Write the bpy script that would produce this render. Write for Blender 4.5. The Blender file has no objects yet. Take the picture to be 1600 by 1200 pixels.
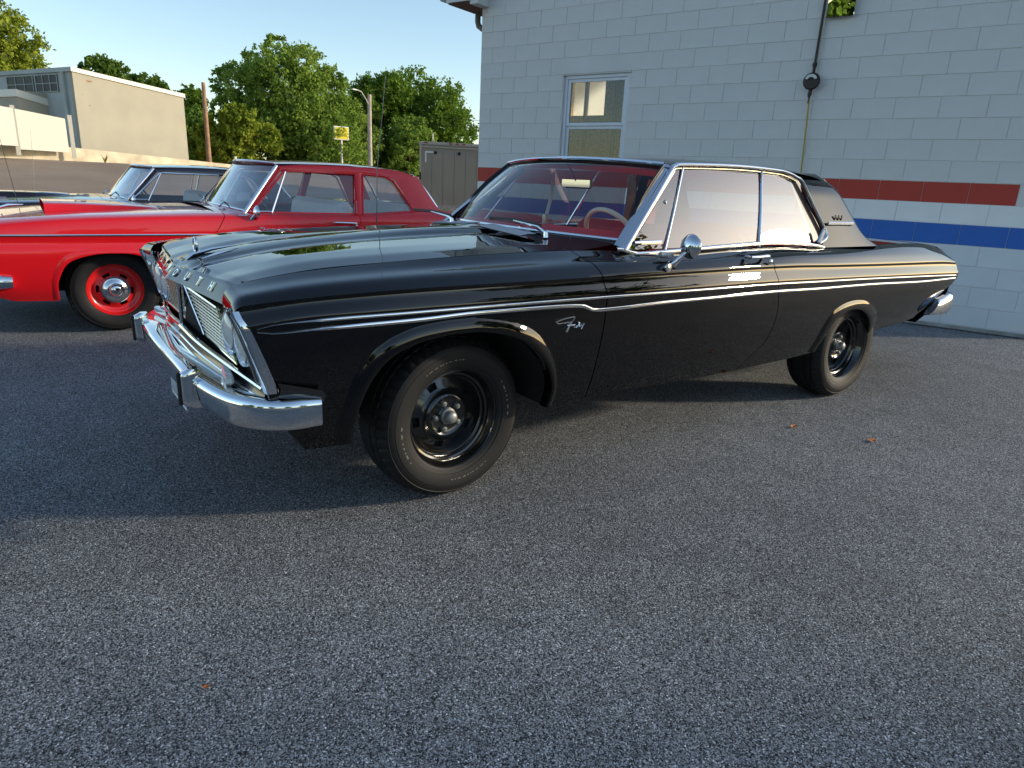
import bpy, math, random
import numpy as np
from mathutils import Vector, Matrix
R=math.radians
SC=bpy.context.scene
COL=SC.collection
random.seed(7); RNG=np.random.default_rng(7)

# ---------------------------------------------------------------- camera
HEAD,PITCH,ROLL=R(233.884),R(16.541),R(2.677)
CAMP=Vector((1.338,3.003,1.262))
f=Vector((math.cos(HEAD)*math.cos(PITCH),math.sin(HEAD)*math.cos(PITCH),-math.sin(PITCH)))
r=Vector((math.sin(HEAD),-math.cos(HEAD),0)); u=r.cross(f)
r2=r*math.cos(ROLL)+u*math.sin(ROLL); u2=u*math.cos(ROLL)-r*math.sin(ROLL)
cam=bpy.data.cameras.new('camera'); camo=bpy.data.objects.new('camera',cam); COL.objects.link(camo)
M=Matrix((r2,u2,-f)).transposed().to_4x4(); M.translation=CAMP; camo.matrix_world=M
cam.sensor_width=36; cam.lens=1057.47/1600*36; cam.clip_end=2000; cam.clip_start=.02
SC.camera=camo
# ---------------------------------------------------------------- light
SUN_AZ,SUN_EL=151.0,17.0
w=bpy.data.worlds.new('World'); SC.world=w; w.use_nodes=True
nt=w.node_tree; bg=nt.nodes['Background']
sky=nt.nodes.new('ShaderNodeTexSky'); sky.sky_type='NISHITA'; sky.sun_disc=False
sky.sun_elevation=R(SUN_EL); sky.sun_rotation=R(90-SUN_AZ); sky.air_density=1.0; sky.dust_density=.6; sky.ozone_density=1.5
hs=nt.nodes.new('ShaderNodeHueSaturation'); hs.inputs['Saturation'].default_value=1.0; nt.links.new(sky.outputs[0],hs.inputs['Color'])
wb_=nt.nodes.new('ShaderNodeVectorMath'); wb_.operation='MULTIPLY'; wb_.inputs[1].default_value=(1.0,1.0,.97); nt.links.new(hs.outputs[0],wb_.inputs[0]); nt.links.new(wb_.outputs[0],bg.inputs[0]); bg.inputs[1].default_value=.15
sl=bpy.data.lights.new('sun','SUN'); so=bpy.data.objects.new('sun',sl); COL.objects.link(so)
sl.energy=2.5; sl.angle=R(3.5); sl.color=(1,.87,.68)
sd=Vector((math.cos(R(SUN_AZ))*math.cos(R(SUN_EL)),math.sin(R(SUN_AZ))*math.cos(R(SUN_EL)),math.sin(R(SUN_EL))))
so.rotation_euler=sd.to_track_quat('Z','Y').to_euler(); so.location=(0,0,30)
SC.view_settings.view_transform='Standard'; SC.view_settings.look='None'; SC.view_settings.gamma=1; SC.view_settings.exposure=.70
SC.view_settings.use_curve_mapping=False
SC.render.engine='CYCLES'; SC.cycles.use_denoising=True; SC.cycles.denoising_prefilter='ACCURATE'; SC.cycles.max_bounces=10; SC.cycles.transparent_max_bounces=24
SC.cycles.sample_clamp_indirect=6

# ---------------------------------------------------------------- materials
MATS={}
def mat(name,col,rough=.5,metal=0,spec=.5,coat=0,noise=None,bump=None,ior=1.5,coatr=.03,coatior=1.5):
    """noise=(scale,amount) colour variation, bump=(scale,strength)"""
    m=bpy.data.materials.new(name); m.use_nodes=True; n=m.node_tree.nodes; l=m.node_tree.links
    b=n['Principled BSDF']; c=(*col,1) if len(col)==3 else col
    b.inputs['Base Color'].default_value=c; b.inputs['Roughness'].default_value=rough; b.inputs['Metallic'].default_value=metal
    b.inputs['Specular IOR Level'].default_value=spec; b.inputs['Coat Weight'].default_value=coat; b.inputs['Coat Roughness'].default_value=coatr; b.inputs['Coat IOR'].default_value=coatior
    b.inputs['IOR'].default_value=ior
    if noise or bump: tc=n.new('ShaderNodeTexCoord')
    if noise:
        t=n.new('ShaderNodeTexNoise'); t.inputs['Scale'].default_value=noise[0]; t.inputs['Detail'].default_value=6
        l.new(tc.outputs['Object'],t.inputs['Vector'])
        mr=n.new('ShaderNodeMapRange'); mr.inputs[1].default_value=.3; mr.inputs[2].default_value=.7; mr.inputs[3].default_value=1-noise[1]; mr.inputs[4].default_value=1+noise[1]
        l.new(t.outputs[0],mr.inputs[0])
        mx=n.new('ShaderNodeVectorMath'); mx.operation='SCALE'; mx.inputs[0].default_value=col[:3]; l.new(mr.outputs[0],mx.inputs['Scale'])
        l.new(mx.outputs[0],b.inputs['Base Color'])
    if bump:
        t2=n.new('ShaderNodeTexNoise'); t2.inputs['Scale'].default_value=bump[0]; t2.inputs['Detail'].default_value=4
        l.new(tc.outputs['Object'],t2.inputs['Vector'])
        bp=n.new('ShaderNodeBump'); bp.inputs['Strength'].default_value=bump[1]; bp.inputs['Distance'].default_value=.01
        l.new(t2.outputs[0],bp.inputs['Height']); l.new(bp.outputs[0],b.inputs['Normal'])
    MATS[name]=m; return m
def glassmat(name,tint,ior=1.55,rough=0.0,boost=1.0):
    m=bpy.data.materials.new(name); m.use_nodes=True; n=m.node_tree.nodes; l=m.node_tree.links
    n.remove(n['Principled BSDF']); out=n['Material Output']
    tr=n.new('ShaderNodeBsdfTransparent'); tr.inputs[0].default_value=(*tint,1)
    gl=n.new('ShaderNodeBsdfGlossy'); gl.inputs['Roughness'].default_value=rough
    fr=n.new('ShaderNodeFresnel'); gm=n.new('ShaderNodeNewGeometry'); im=n.new('ShaderNodeMapRange'); im.inputs[3].default_value=ior; im.inputs[4].default_value=1/ior
    l.new(gm.outputs['Backfacing'],im.inputs[0]); l.new(im.outputs[0],fr.inputs[0])
    mx=n.new('ShaderNodeMixShader'); ml=n.new('ShaderNodeMath'); ml.operation='MULTIPLY'; ml.inputs[1].default_value=boost; ml.use_clamp=True
    l.new(fr.outputs[0],ml.inputs[0]); l.new(ml.outputs[0],mx.inputs[0]); l.new(tr.outputs[0],mx.inputs[1]); l.new(gl.outputs[0],mx.inputs[2]); l.new(mx.outputs[0],out.inputs[0])
    MATS[name]=m; return m
mat('black_paint',(.0015,.0015,.002),.4,spec=.0,coat=1,coatr=.008,coatior=1.52)
mat('red_paint',(.68,.005,.010),.25,spec=.3,coat=1,coatr=.03,coatior=1.42)
mat('red_wheel',(.60,.010,.012),.3,spec=.5,coat=.6,coatr=.08)
mat('cherry_paint',(.022,.005,.010),.15,spec=.5,coat=1)
mat('black_gloss',(.006,.006,.006),.16,spec=.6,coat=.8,coatr=.05)
mat('chrome',(.80,.81,.82),.045,1)
mat('dull_chrome',(.48,.48,.47),.22,1)
mat('rubber',(.012,.012,.013),.62,spec=.3,bump=(60,.08))
mat('rubber_mark',(.19,.18,.17),.5,spec=.4)
mat('black_matte',(.008,.008,.008),.8)
mat('gasket',(.006,.006,.006),.5)
mat('dark_trim',(.035,.018,.014),.45)
mat('red_vinyl',(.62,.020,.030),.5,spec=.4,bump=(90,.05))
mat('headliner',(.75,.19,.13),.85)
mat('grey_trim',(.66,.66,.66),.7)
mat('cream_plastic',(.62,.56,.44),.35,coat=.4)
mat('brass_bar',(.78,.70,.54),.30,.75)
mat('lens_white',(.75,.75,.72),.15,coat=1)
mat('plate_white',(.55,.58,.6),.4,noise=(40,.3))
mat('mirror_glass',(.9,.9,.9),.01,1)
mat('hub_grey',(.26,.27,.265),.45,.5)
glassmat('car_glass',(.92,.95,.95),1.55,0,1.15)
glassmat('side_glass',(.40,.42,.41),1.62,.006,3.0)
glassmat('window_glass',(.9,.92,.9),1.5,0,1.0)
mat('block_grey',(.66,.66,.63),.75,noise=(2.2,.05),bump=(260,.35))
mat('block_light',(.72,.76,.77),.75,noise=(2.2,.06),bump=(260,.35))
mat('block_white',(.86,.86,.84),.75,noise=(2.5,.07),bump=(260,.35))
mat('block_red',(.47,.05,.030),.7,noise=(2.5,.08),bump=(260,.35))
mat('block_blue',(.032,.14,.50),.7,noise=(2.5,.07),bump=(260,.35))
mat('white_frame',(.66,.70,.74),.45)
mat('fascia',(.60,.61,.58),.5,noise=(3,.05))
mat('soffit_wood',(.15,.085,.06),.8,noise=(9,.25))
mat('osb',(.62,.38,.09),.8,noise=(30,.45))
mat('dark_iron',(.03,.017,.014),.55,noise=(30,.3))
mat('yellow_pipe',(.42,.30,.02),.5)
mat('downspout',(.16,.145,.12),.5)
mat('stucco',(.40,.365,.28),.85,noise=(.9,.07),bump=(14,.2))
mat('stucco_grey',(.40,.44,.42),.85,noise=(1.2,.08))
mat('white_vinyl',(.56,.53,.44),.5)
mat('concrete',(.56,.48,.34),.9,noise=(1.6,.28),bump=(10,.3))
mat('roof_edge',(.74,.70,.60),.5)
mat('dark_glass',(.02,.021,.018),.5,spec=.25)
mat('grey_door',(.07,.085,.10),.7)
mat('pole_wood',(.33,.19,.11),.85,noise=(3,.3))
mat('pole_pale',(.42,.36,.29),.85,noise=(3,.2))
mat('galv',(.55,.53,.47),.5,.3)
mat('sign_white',(.8,.8,.75),.5)
mat('sign_yellow',(.85,.68,.02),.5)
mat('sign_ink',(.30,.24,.01),.6)
mat('trailer_tan',(.22,.20,.165),.6,noise=(1.2,.07))
mat('trailer_trim',(.34,.32,.27),.5,.3)
mat('marker_red',(.18,.02,.015),.4)
mat('tape_white',(.55,.57,.55),.5)
mat('bark',(.085,.055,.038),.9,noise=(6,.3),bump=(20,.5))
mat('dry_leaf',(.50,.14,.02),.7)
mat('green_leaf',(.05,.36,.08),.6)
mat('weed',(.22,.22,.05),.8)
mat('grit',(.16,.14,.115),.9,noise=(40,.5))
mat('dirt',(.055,.045,.036),.95,noise=(60,.6),bump=(200,.8))
mat('grimy_base',(.34,.35,.34),.85,noise=(7,.35),bump=(120,.4))
def leafmat(name,c1,c2):
    m=bpy.data.materials.new(name); m.use_nodes=True; n=m.node_tree.nodes; l=m.node_tree.links
    n.remove(n['Principled BSDF']); out=n['Material Output']
    g=n.new('ShaderNodeNewGeometry'); tc=n.new('ShaderNodeTexCoord'); t=n.new('ShaderNodeTexNoise'); t.inputs['Scale'].default_value=.55; t.inputs['Detail'].default_value=3
    l.new(tc.outputs['Object'],t.inputs[0])
    ad=n.new('ShaderNodeMath'); ad.operation='MULTIPLY_ADD'; ad.inputs[1].default_value=.45; l.new(g.outputs['Random Per Island'],ad.inputs[0])
    mr=n.new('ShaderNodeMapRange'); mr.inputs[1].default_value=.35; mr.inputs[2].default_value=.65; mr.inputs[3].default_value=0; mr.inputs[4].default_value=.55
    l.new(t.outputs[0],mr.inputs[0]); l.new(mr.outputs[0],ad.inputs[2])
    cr=n.new('ShaderNodeMix'); cr.data_type='RGBA'; cr.inputs['A'].default_value=(*c1,1); cr.inputs['B'].default_value=(*c2,1); l.new(ad.outputs[0],cr.inputs[0])
    d=n.new('ShaderNodeBsdfDiffuse'); tl=n.new('ShaderNodeBsdfTranslucent'); mx=n.new('ShaderNodeMixShader'); mx.inputs[0].default_value=.35
    l.new(cr.outputs['Result'],d.inputs[0]); l.new(cr.outputs['Result'],tl.inputs[0]); l.new(d.outputs[0],mx.inputs[1]); l.new(tl.outputs[0],mx.inputs[2]); l.new(mx.outputs[0],out.inputs[0])
    MATS[name]=m
leafmat('leaf_olive',(.12,.21,.035),(.31,.42,.08))
leafmat('leaf_green',(.07,.14,.02),(.22,.33,.05))
leafmat('leaf_dark',(.06,.12,.02),(.18,.27,.05))
leafmat('leaf_yellow',(.15,.21,.025),(.38,.43,.06))

# ---------------------------------------------------------------- mesh builder
class MB:
    def __init__(s): s.v=[]; s.f=[]; s.m=[]; s.mi=0
    def add(s,vs,fs,mi=None):
        o=len(s.v); s.v+= [tuple(p) for p in vs]; s.f+=[tuple(i+o for i in q) for q in fs]; s.m+=[s.mi if mi is None else mi]*len(fs)
    def box(s,c,d,rot=None,bev=0):
        x,y,z=[k/2 for k in d]
        if bev:
            b=bev; vs=[]; 
            for sx in(-1,1):
                for sy in(-1,1):
                    for sz in(-1,1):
                        vs+=[(sx*x,sy*(y-b),sz*(z-b)),(sx*(x-b),sy*y,sz*(z-b)),(sx*(x-b),sy*(y-b),sz*z)]
            def I(sx,sy,sz,k): return ((sx>0)*4+(sy>0)*2+(sz>0))*3+k
            fs=[]
            for sg in(-1,1):
                q=[I(sg,-1,-1,0),I(sg,1,-1,0),I(sg,1,1,0),I(sg,-1,1,0)]; fs.append(q if sg>0 else q[::-1])
                q=[I(-1,sg,-1,1),I(-1,sg,1,1),I(1,sg,1,1),I(1,sg,-1,1)]; fs.append(q if sg>0 else q[::-1])
                q=[I(-1,-1,sg,2),I(1,-1,sg,2),I(1,1,sg,2),I(-1,1,sg,2)]; fs.append(q if sg>0 else q[::-1])
            for a in(-1,1):
                for b2 in(-1,1):
                    q=[I(-1,a,b2,1),I(1,a,b2,1),I(1,a,b2,2),I(-1,a,b2,2)]; fs.append(q if a*b2>0 else q[::-1])
                    q=[I(a,-1,b2,2),I(a,1,b2,2),I(a,1,b2,0),I(a,-1,b2,0)]; fs.append(q if a*b2>0 else q[::-1])
                    q=[I(a,b2,-1,0),I(a,b2,1,0),I(a,b2,1,1),I(a,b2,-1,1)]; fs.append(q if a*b2>0 else q[::-1])
                    for c2 in(-1,1):
                        q=[I(a,b2,c2,0),I(a,b2,c2,1),I(a,b2,c2,2)]; fs.append(q if a*b2*c2>0 else q[::-1])
        else:
            vs=[(-x,-y,-z),(x,-y,-z),(x,y,-z),(-x,y,-z),(-x,-y,z),(x,-y,z),(x,y,z),(-x,y,z)]
            fs=[(0,3,2,1),(4,5,6,7),(0,1,5,4),(1,2,6,5),(2,3,7,6),(3,0,4,7)]
        vs=[Vector(p) for p in vs]
        if rot is not None: vs=[rot@p for p in vs]
        c=Vector(c); s.add([p+c for p in vs],fs); return s
    def grid(s,P,closed_u=False,closed_v=False,flip=False):
        P=np.asarray(P); n,m=P.shape[:2]; vs=P.reshape(-1,3).tolist(); fs=[]
        for i in range(n if closed_u else n-1):
            i2=(i+1)%n
            for j in range(m if closed_v else m-1):
                j2=(j+1)%m
                q=(i*m+j,i2*m+j,i2*m+j2,i*m+j2); fs.append(q[::-1] if flip else q)
        s.add(vs,fs); return s
    def tube(s,pts,rad,n=8,cap=True,rz=None,up=None):
        """round (or elliptical, rz) tube along a polyline"""
        pts=[Vector(p) for p in pts]; k=len(pts); rings=[]
        rr=rad if hasattr(rad,'__len__') else [rad]*k
        prev=None
        for i,p in enumerate(pts):
            t=(pts[min(i+1,k-1)]-pts[max(i-1,0)]).normalized()
            a=Vector(up) if up is not None else (Vector((0,0,1)) if abs(t.z)<.9 else Vector((1,0,0)))
            if prev is not None and up is None: a=prev
            b=t.cross(a); b.normalize(); c=b.cross(t); prev=c
            r1=rr[i]; r2_=rr[i]*(rz if rz else 1)
            rings.append([p+b*r1*math.cos(2*math.pi*q/n)+c*r2_*math.sin(2*math.pi*q/n) for q in range(n)])
        o=len(s.v); s.grid([[tuple(v) for v in g] for g in rings],closed_v=True)
        if cap:
            s.f.append(tuple(o+q for q in range(n))); s.f.append(tuple(o+(k-1)*n+q for q in range(n))[::-1]); s.m+=[s.mi]*2
        return s
    def lathe(s,prof,axis='y',c=(0,0,0),n=64,a0=0,a1=2*math.pi):
        """prof [(radius, along)]"""
        full=abs(a1-a0-2*math.pi)<1e-6; P=[]
        for i in range(n if full else n+1):
            a=a0+(a1-a0)*i/n; ca,sa=math.cos(a),math.sin(a); row=[]
            for rad,h in prof:
                if axis=='y': row.append((c[0]+rad*ca,c[1]+h,c[2]+rad*sa))
                elif axis=='x': row.append((c[0]+h,c[1]+rad*ca,c[2]+rad*sa))
                else: row.append((c[0]+rad*ca,c[1]+rad*sa,c[2]+h))
            P.append(row)
        s.grid(P,closed_u=full); return s
    def sphere(s,c,rad,n=12,m=8,sc=(1,1,1)):
        P=[[(c[0]+rad*sc[0]*math.sin(math.pi*j/m)*math.cos(2*math.pi*i/n),c[1]+rad*sc[1]*math.sin(math.pi*j/m)*math.sin(2*math.pi*i/n),c[2]+rad*sc[2]*math.cos(math.pi*j/m)) for j in range(m+1)] for i in range(n)]
        s.grid(P,closed_u=True); return s
    def extr(s,poly,vec):
        """closed polygon (3d pts) extruded by vec"""
        n=len(poly); v=Vector(vec); vs=[Vector(p) for p in poly]; vs+= [p+v for p in vs]
        fs=[tuple(range(n))[::-1],tuple(range(n,2*n))]+[(i,(i+1)%n,n+(i+1)%n,n+i) for i in range(n)]
        s.add(vs,fs); return s
    def mirror(s):
        o=len(s.v); s.v+=[(x,-y,z) for x,y,z in s.v[:o]]; k=len(s.f); s.f+=[tuple(i+o for i in q)[::-1] for q in s.f[:k]]; s.m+=s.m[:k]; return s
    def mesh(s,name,mats,smooth=True,sharp=None):
        me=bpy.data.meshes.new(name); me.from_pydata(s.v,[],s.f)
        for m in (mats if isinstance(mats,(list,tuple)) else [mats]): me.materials.append(MATS[m])
        if any(s.m): me.polygons.foreach_set('material_index',s.m)
        me.polygons.foreach_set('use_smooth',[bool(smooth)]*len(s.f))
        if smooth and sharp: me.set_sharp_from_angle(angle=R(sharp))
        me.update(); return me
    def obj(s,name,mats,parent=None,smooth=True,sharp=38,loc=(0,0,0),rot=(0,0,0)):
        o=bpy.data.objects.new(name,s.mesh(name,mats,smooth,sharp)); COL.objects.link(o); o.parent=parent; o.location=loc; o.rotation_euler=rot; return o
def tag(o,label=None,cat=None,group=None,kind=None):
    if label: o['label']=label
    if cat: o['category']=cat
    if group: o['group']=group
    if kind: o['kind']=kind
    return o
def empty(name,loc=(0,0,0),rz=0,**k):
    o=bpy.data.objects.new(name,None); COL.objects.link(o); o.location=loc; o.rotation_euler=(0,0,rz); o.empty_display_size=.1; return tag(o,**k)
def inst(me,name,parent,loc=(0,0,0),rot=(0,0,0)):
    o=bpy.data.objects.new(name,me); COL.objects.link(o); o.parent=parent; o.location=loc; o.rotation_euler=rot; return o
def text_mb(txt,size,depth=.004,bold=False):
    """letters as an extruded mesh; returns (verts, faces) in the xy plane"""
    c=bpy.data.curves.new('t','FONT'); c.body=txt; c.size=size; c.extrude=depth/2; c.align_x='CENTER'; c.align_y='CENTER'; c.resolution_u=2
    if bold: c.offset=size*.02
    o=bpy.data.objects.new('t',c); COL.objects.link(o); dg=bpy.context.evaluated_depsgraph_get(); me=bpy.data.meshes.new_from_object(o.evaluated_get(dg))
    vs=[tuple(v.co) for v in me.vertices]; fs=[tuple(p.vertices) for p in me.polygons]
    bpy.data.objects.remove(o); bpy.data.curves.remove(c); bpy.data.meshes.remove(me); return vs,fs
# curves through control points (monotone cubic, no overshoot)
class Cv:
    def __init__(s,pts):
        p=sorted(pts); s.x=np.array([q[0] for q in p],float); s.y=np.array([q[1] for q in p],float)
        x,y=s.x,s.y; n=len(x); h=np.diff(x); d=np.diff(y)/h; m=np.zeros(n)
        if n>2:
            for i in range(1,n-1):
                if d[i-1]*d[i]>0: w1=2*h[i]+h[i-1]; w2=h[i]+2*h[i-1]; m[i]=(w1+w2)/(w1/d[i-1]+w2/d[i])
        m[0]=d[0]; m[-1]=d[-1]; s.m=m
    def __call__(s,t):
        t=np.asarray(t,float); x,y,m=s.x,s.y,s.m; tc=np.clip(t,x[0],x[-1]); i=np.clip(np.searchsorted(x,tc)-1,0,len(x)-2); h=x[i+1]-x[i]; q=(tc-x[i])/h
        v=(2*q**3-3*q*q+1)*y[i]+(q**3-2*q*q+q)*h*m[i]+(-2*q**3+3*q*q)*y[i+1]+(q**3-q*q)*h*m[i+1]
        return v+(t-tc)*np.where(t<x[0],m[0],m[-1])
def rows_interp(vals,crease,sub):
    """vals: array [nrow]; smooth between rows except at crease rows; returns sampled"""
    n=len(vals); out=[]; segs=[0]+[c for c in crease if 0<c<n-1]+[n-1]
    for a,b in zip(segs[:-1],segs[1:]):
        c=Cv([(i,vals[i]) for i in range(a,b+1)]) if b-a>0 else None
        for i in range(a,b):
            k=sub[i]
            for q in range(k): out.append((i+q/k,c))
    out.append((n-1,c)); return np.array([float(c(t)) for t,c in out])
class Surf:
    """loft through long feature curves: rows=[(Y(x),Z(x))...] from centre/top outwards and down"""
    def __init__(s,rows,crease,sub): s.rows=rows; s.crease=crease; s.sub=sub; s.cache={}
    def sec(s,x):
        k=round(float(x),4)
        if k not in s.cache:
            s.cache[k]=(rows_interp([float(a(x)) for a,b in s.rows],s.crease,s.sub),rows_interp([float(b(x)) for a,b in s.rows],s.crease,s.sub))
        return s.cache[k]
    def dense(s,x0,x1,n=400):
        s.xs=np.linspace(x0,x1,n); A=[s.sec(x) for x in s.xs]; s.Y=np.array([a[0] for a in A]); s.Z=np.array([a[1] for a in A])
    def at(s,x,j):
        return np.interp(x,s.xs,s.Y[:,j]),np.interp(x,s.xs,s.Z[:,j])
    def y_of(s,x,z,j0=0):
        i=np.clip(np.searchsorted(s.xs,x),1,len(s.xs)-1); Z=s.Z[i,j0:]; Y=s.Y[i,j0:]; return float(np.interp(-z,-Z,Y))
def panel(S,xa,xb,dx=.03,j0=0,j1=None,flange=.012,off=0.0):
    """surface piece between the edge curves xa(z) (rear) and xb(z) (front); returns P[i][j]"""
    J=S.Y.shape[1]; j1=J-1 if j1 is None else j1; P=[]; 
    nx=max(3,int(abs(xb(.7)-xa(.7))/dx))
    ts=np.linspace(0,1,nx+1)
    ts=np.concatenate([[0,.004],ts[1:-1],[.996,1]])
    for t in ts:
        row=[]
        for j in range(j0,j1+1):
            x=xa(.7)*(1-t)+xb(.7)*t
            for _ in range(3):
                y,z=S.at(x,j); x=xa(z)*(1-t)+xb(z)*t
            y,z=S.at(x,j); row.append([x,y-off,z])
        P.append(row)
    P=np.array(P)
    if flange:
        a=P[0].copy(); b=P[-1].copy(); 
        a[:,1]-=flange; a[:,2]-=flange*.4; b[:,1]-=flange; b[:,2]-=flange*.4
        P=np.concatenate([a[None],P,b[None]],0)
    return P
def cut_grid(mb,P,S,arch,jz,flip=False):
    """add grid P, removing faces inside the arch polyline (x,z list, open at the bottom) and snapping the rim onto it"""
    n,m=P.shape[:2]; ax=np.array([a[0] for a in arch]); az=np.array([a[1] for a in arch])
    def inside(x,z):
        # polygon test closed far below
        px=list(ax)+[ax[-1],ax[0]]; pz=list(az)+[-1,-1]; c=False; k=len(px); j=k-1
        for i in range(k):
            if (pz[i]>z)!=(pz[j]>z) and x<(px[j]-px[i])*(z-pz[i])/(pz[j]-pz[i])+px[i]: c=not c
            j=i
        return c
    ins=np.zeros((n,m),bool)
    lo,hi=ax.min()-.1,ax.max()+.1
    for i in range(n):
        if lo<P[i,m-1,0]<hi or lo<P[i,0,0]<hi:
            for j in range(m): ins[i,j]=inside(P[i,j,0],P[i,j,2])
    fs=[]; used=set()
    for i in range(n-1):
        for j in range(m-1):
            q=[(i,j),(i+1,j),(i+1,j+1),(i,j+1)]
            if all(ins[a] for a in q): continue
            for a in q:
                if ins[a]: used.add(a)
            fs.append(q)
    SX=np.concatenate([np.linspace(ax[k],ax[k+1],12) for k in range(len(ax)-1)]); SZ=np.concatenate([np.linspace(az[k],az[k+1],12) for k in range(len(ax)-1)])
    Q=P.copy()
    for a in used:
        x,y,z=P[a]; k=np.argmin((SX-x)**2+(SZ-z)**2); Q[a]=(SX[k],S.y_of(SX[k],SZ[k],jz),SZ[k])
    vs=Q.reshape(-1,3).tolist(); F=[]
    for q in fs:
        t=tuple(a*m+b for a,b in q); F.append(t[::-1] if flip else t)
    keep=sorted({i for q in F for i in q}); mp={k:i for i,k in enumerate(keep)}
    mb.add([vs[k] for k in keep],[tuple(mp[i] for i in q) for q in F])
def side_mb(P,side,S=None,arches=(),jz=0):
    mb=MB()
    if arches: cut_grid_multi(mb,P,S,arches,jz)
    else: mb.grid(P)
    if side<0:
        mb.v=[(x,-y,z) for x,y,z in mb.v]; mb.f=[q[::-1] for q in mb.f]
    return mb
def cut_grid_multi(mb,P,S,arches,jz):
    cut_grid(mb,P,S,arches[0],jz)
def smooth_poly(pts,n=60):
    """Catmull-Rom resample of a 2d/3d polyline"""
    p=[np.array(q,float) for q in pts]; p=[2*p[0]-p[1]]+p+[2*p[-1]-p[-2]]; out=[]; k=len(p)-3
    for i in range(n+1):
        t=i/n*k; a=min(int(t),k-1); t-=a; p0,p1,p2,p3=p[a:a+4]
        out.append(.5*((2*p1)+(-p0+p2)*t+(2*p0-5*p1+4*p2-p3)*t*t+(-p0+3*p1-3*p2+p3)*t**3))
    return out
def strip_mb(pts,hw,proud,side=1,n=5,out=(0,1,0)):
    """raised half-round bright strip: pts 3d, hw half width (vertical), proud height"""
    mb=MB(); pts=[Vector(p) for p in pts]; rings=[]; k=len(pts); o=Vector(out)
    H=hw if hasattr(hw,'__len__') else [hw]*k
    for i,p in enumerate(pts):
        t=(pts[min(i+1,k-1)]-pts[max(i-1,0)]).normalized(); b=t.cross(o).normalized(); nn=b.cross(t)
        rings.append([p+b*H[i]*math.cos(math.pi*q/n)+nn*(proud*math.sin(math.pi*q/n)-(.004 if q in(0,n) else 0)) for q in range(n+1)])
    mb.grid([[tuple(v) for v in g] for g in rings],flip=True)
    if side<0: mb.v=[(x,-y,z) for x,y,z in mb.v]; mb.f=[q[::-1] for q in mb.f]
    return mb

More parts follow.
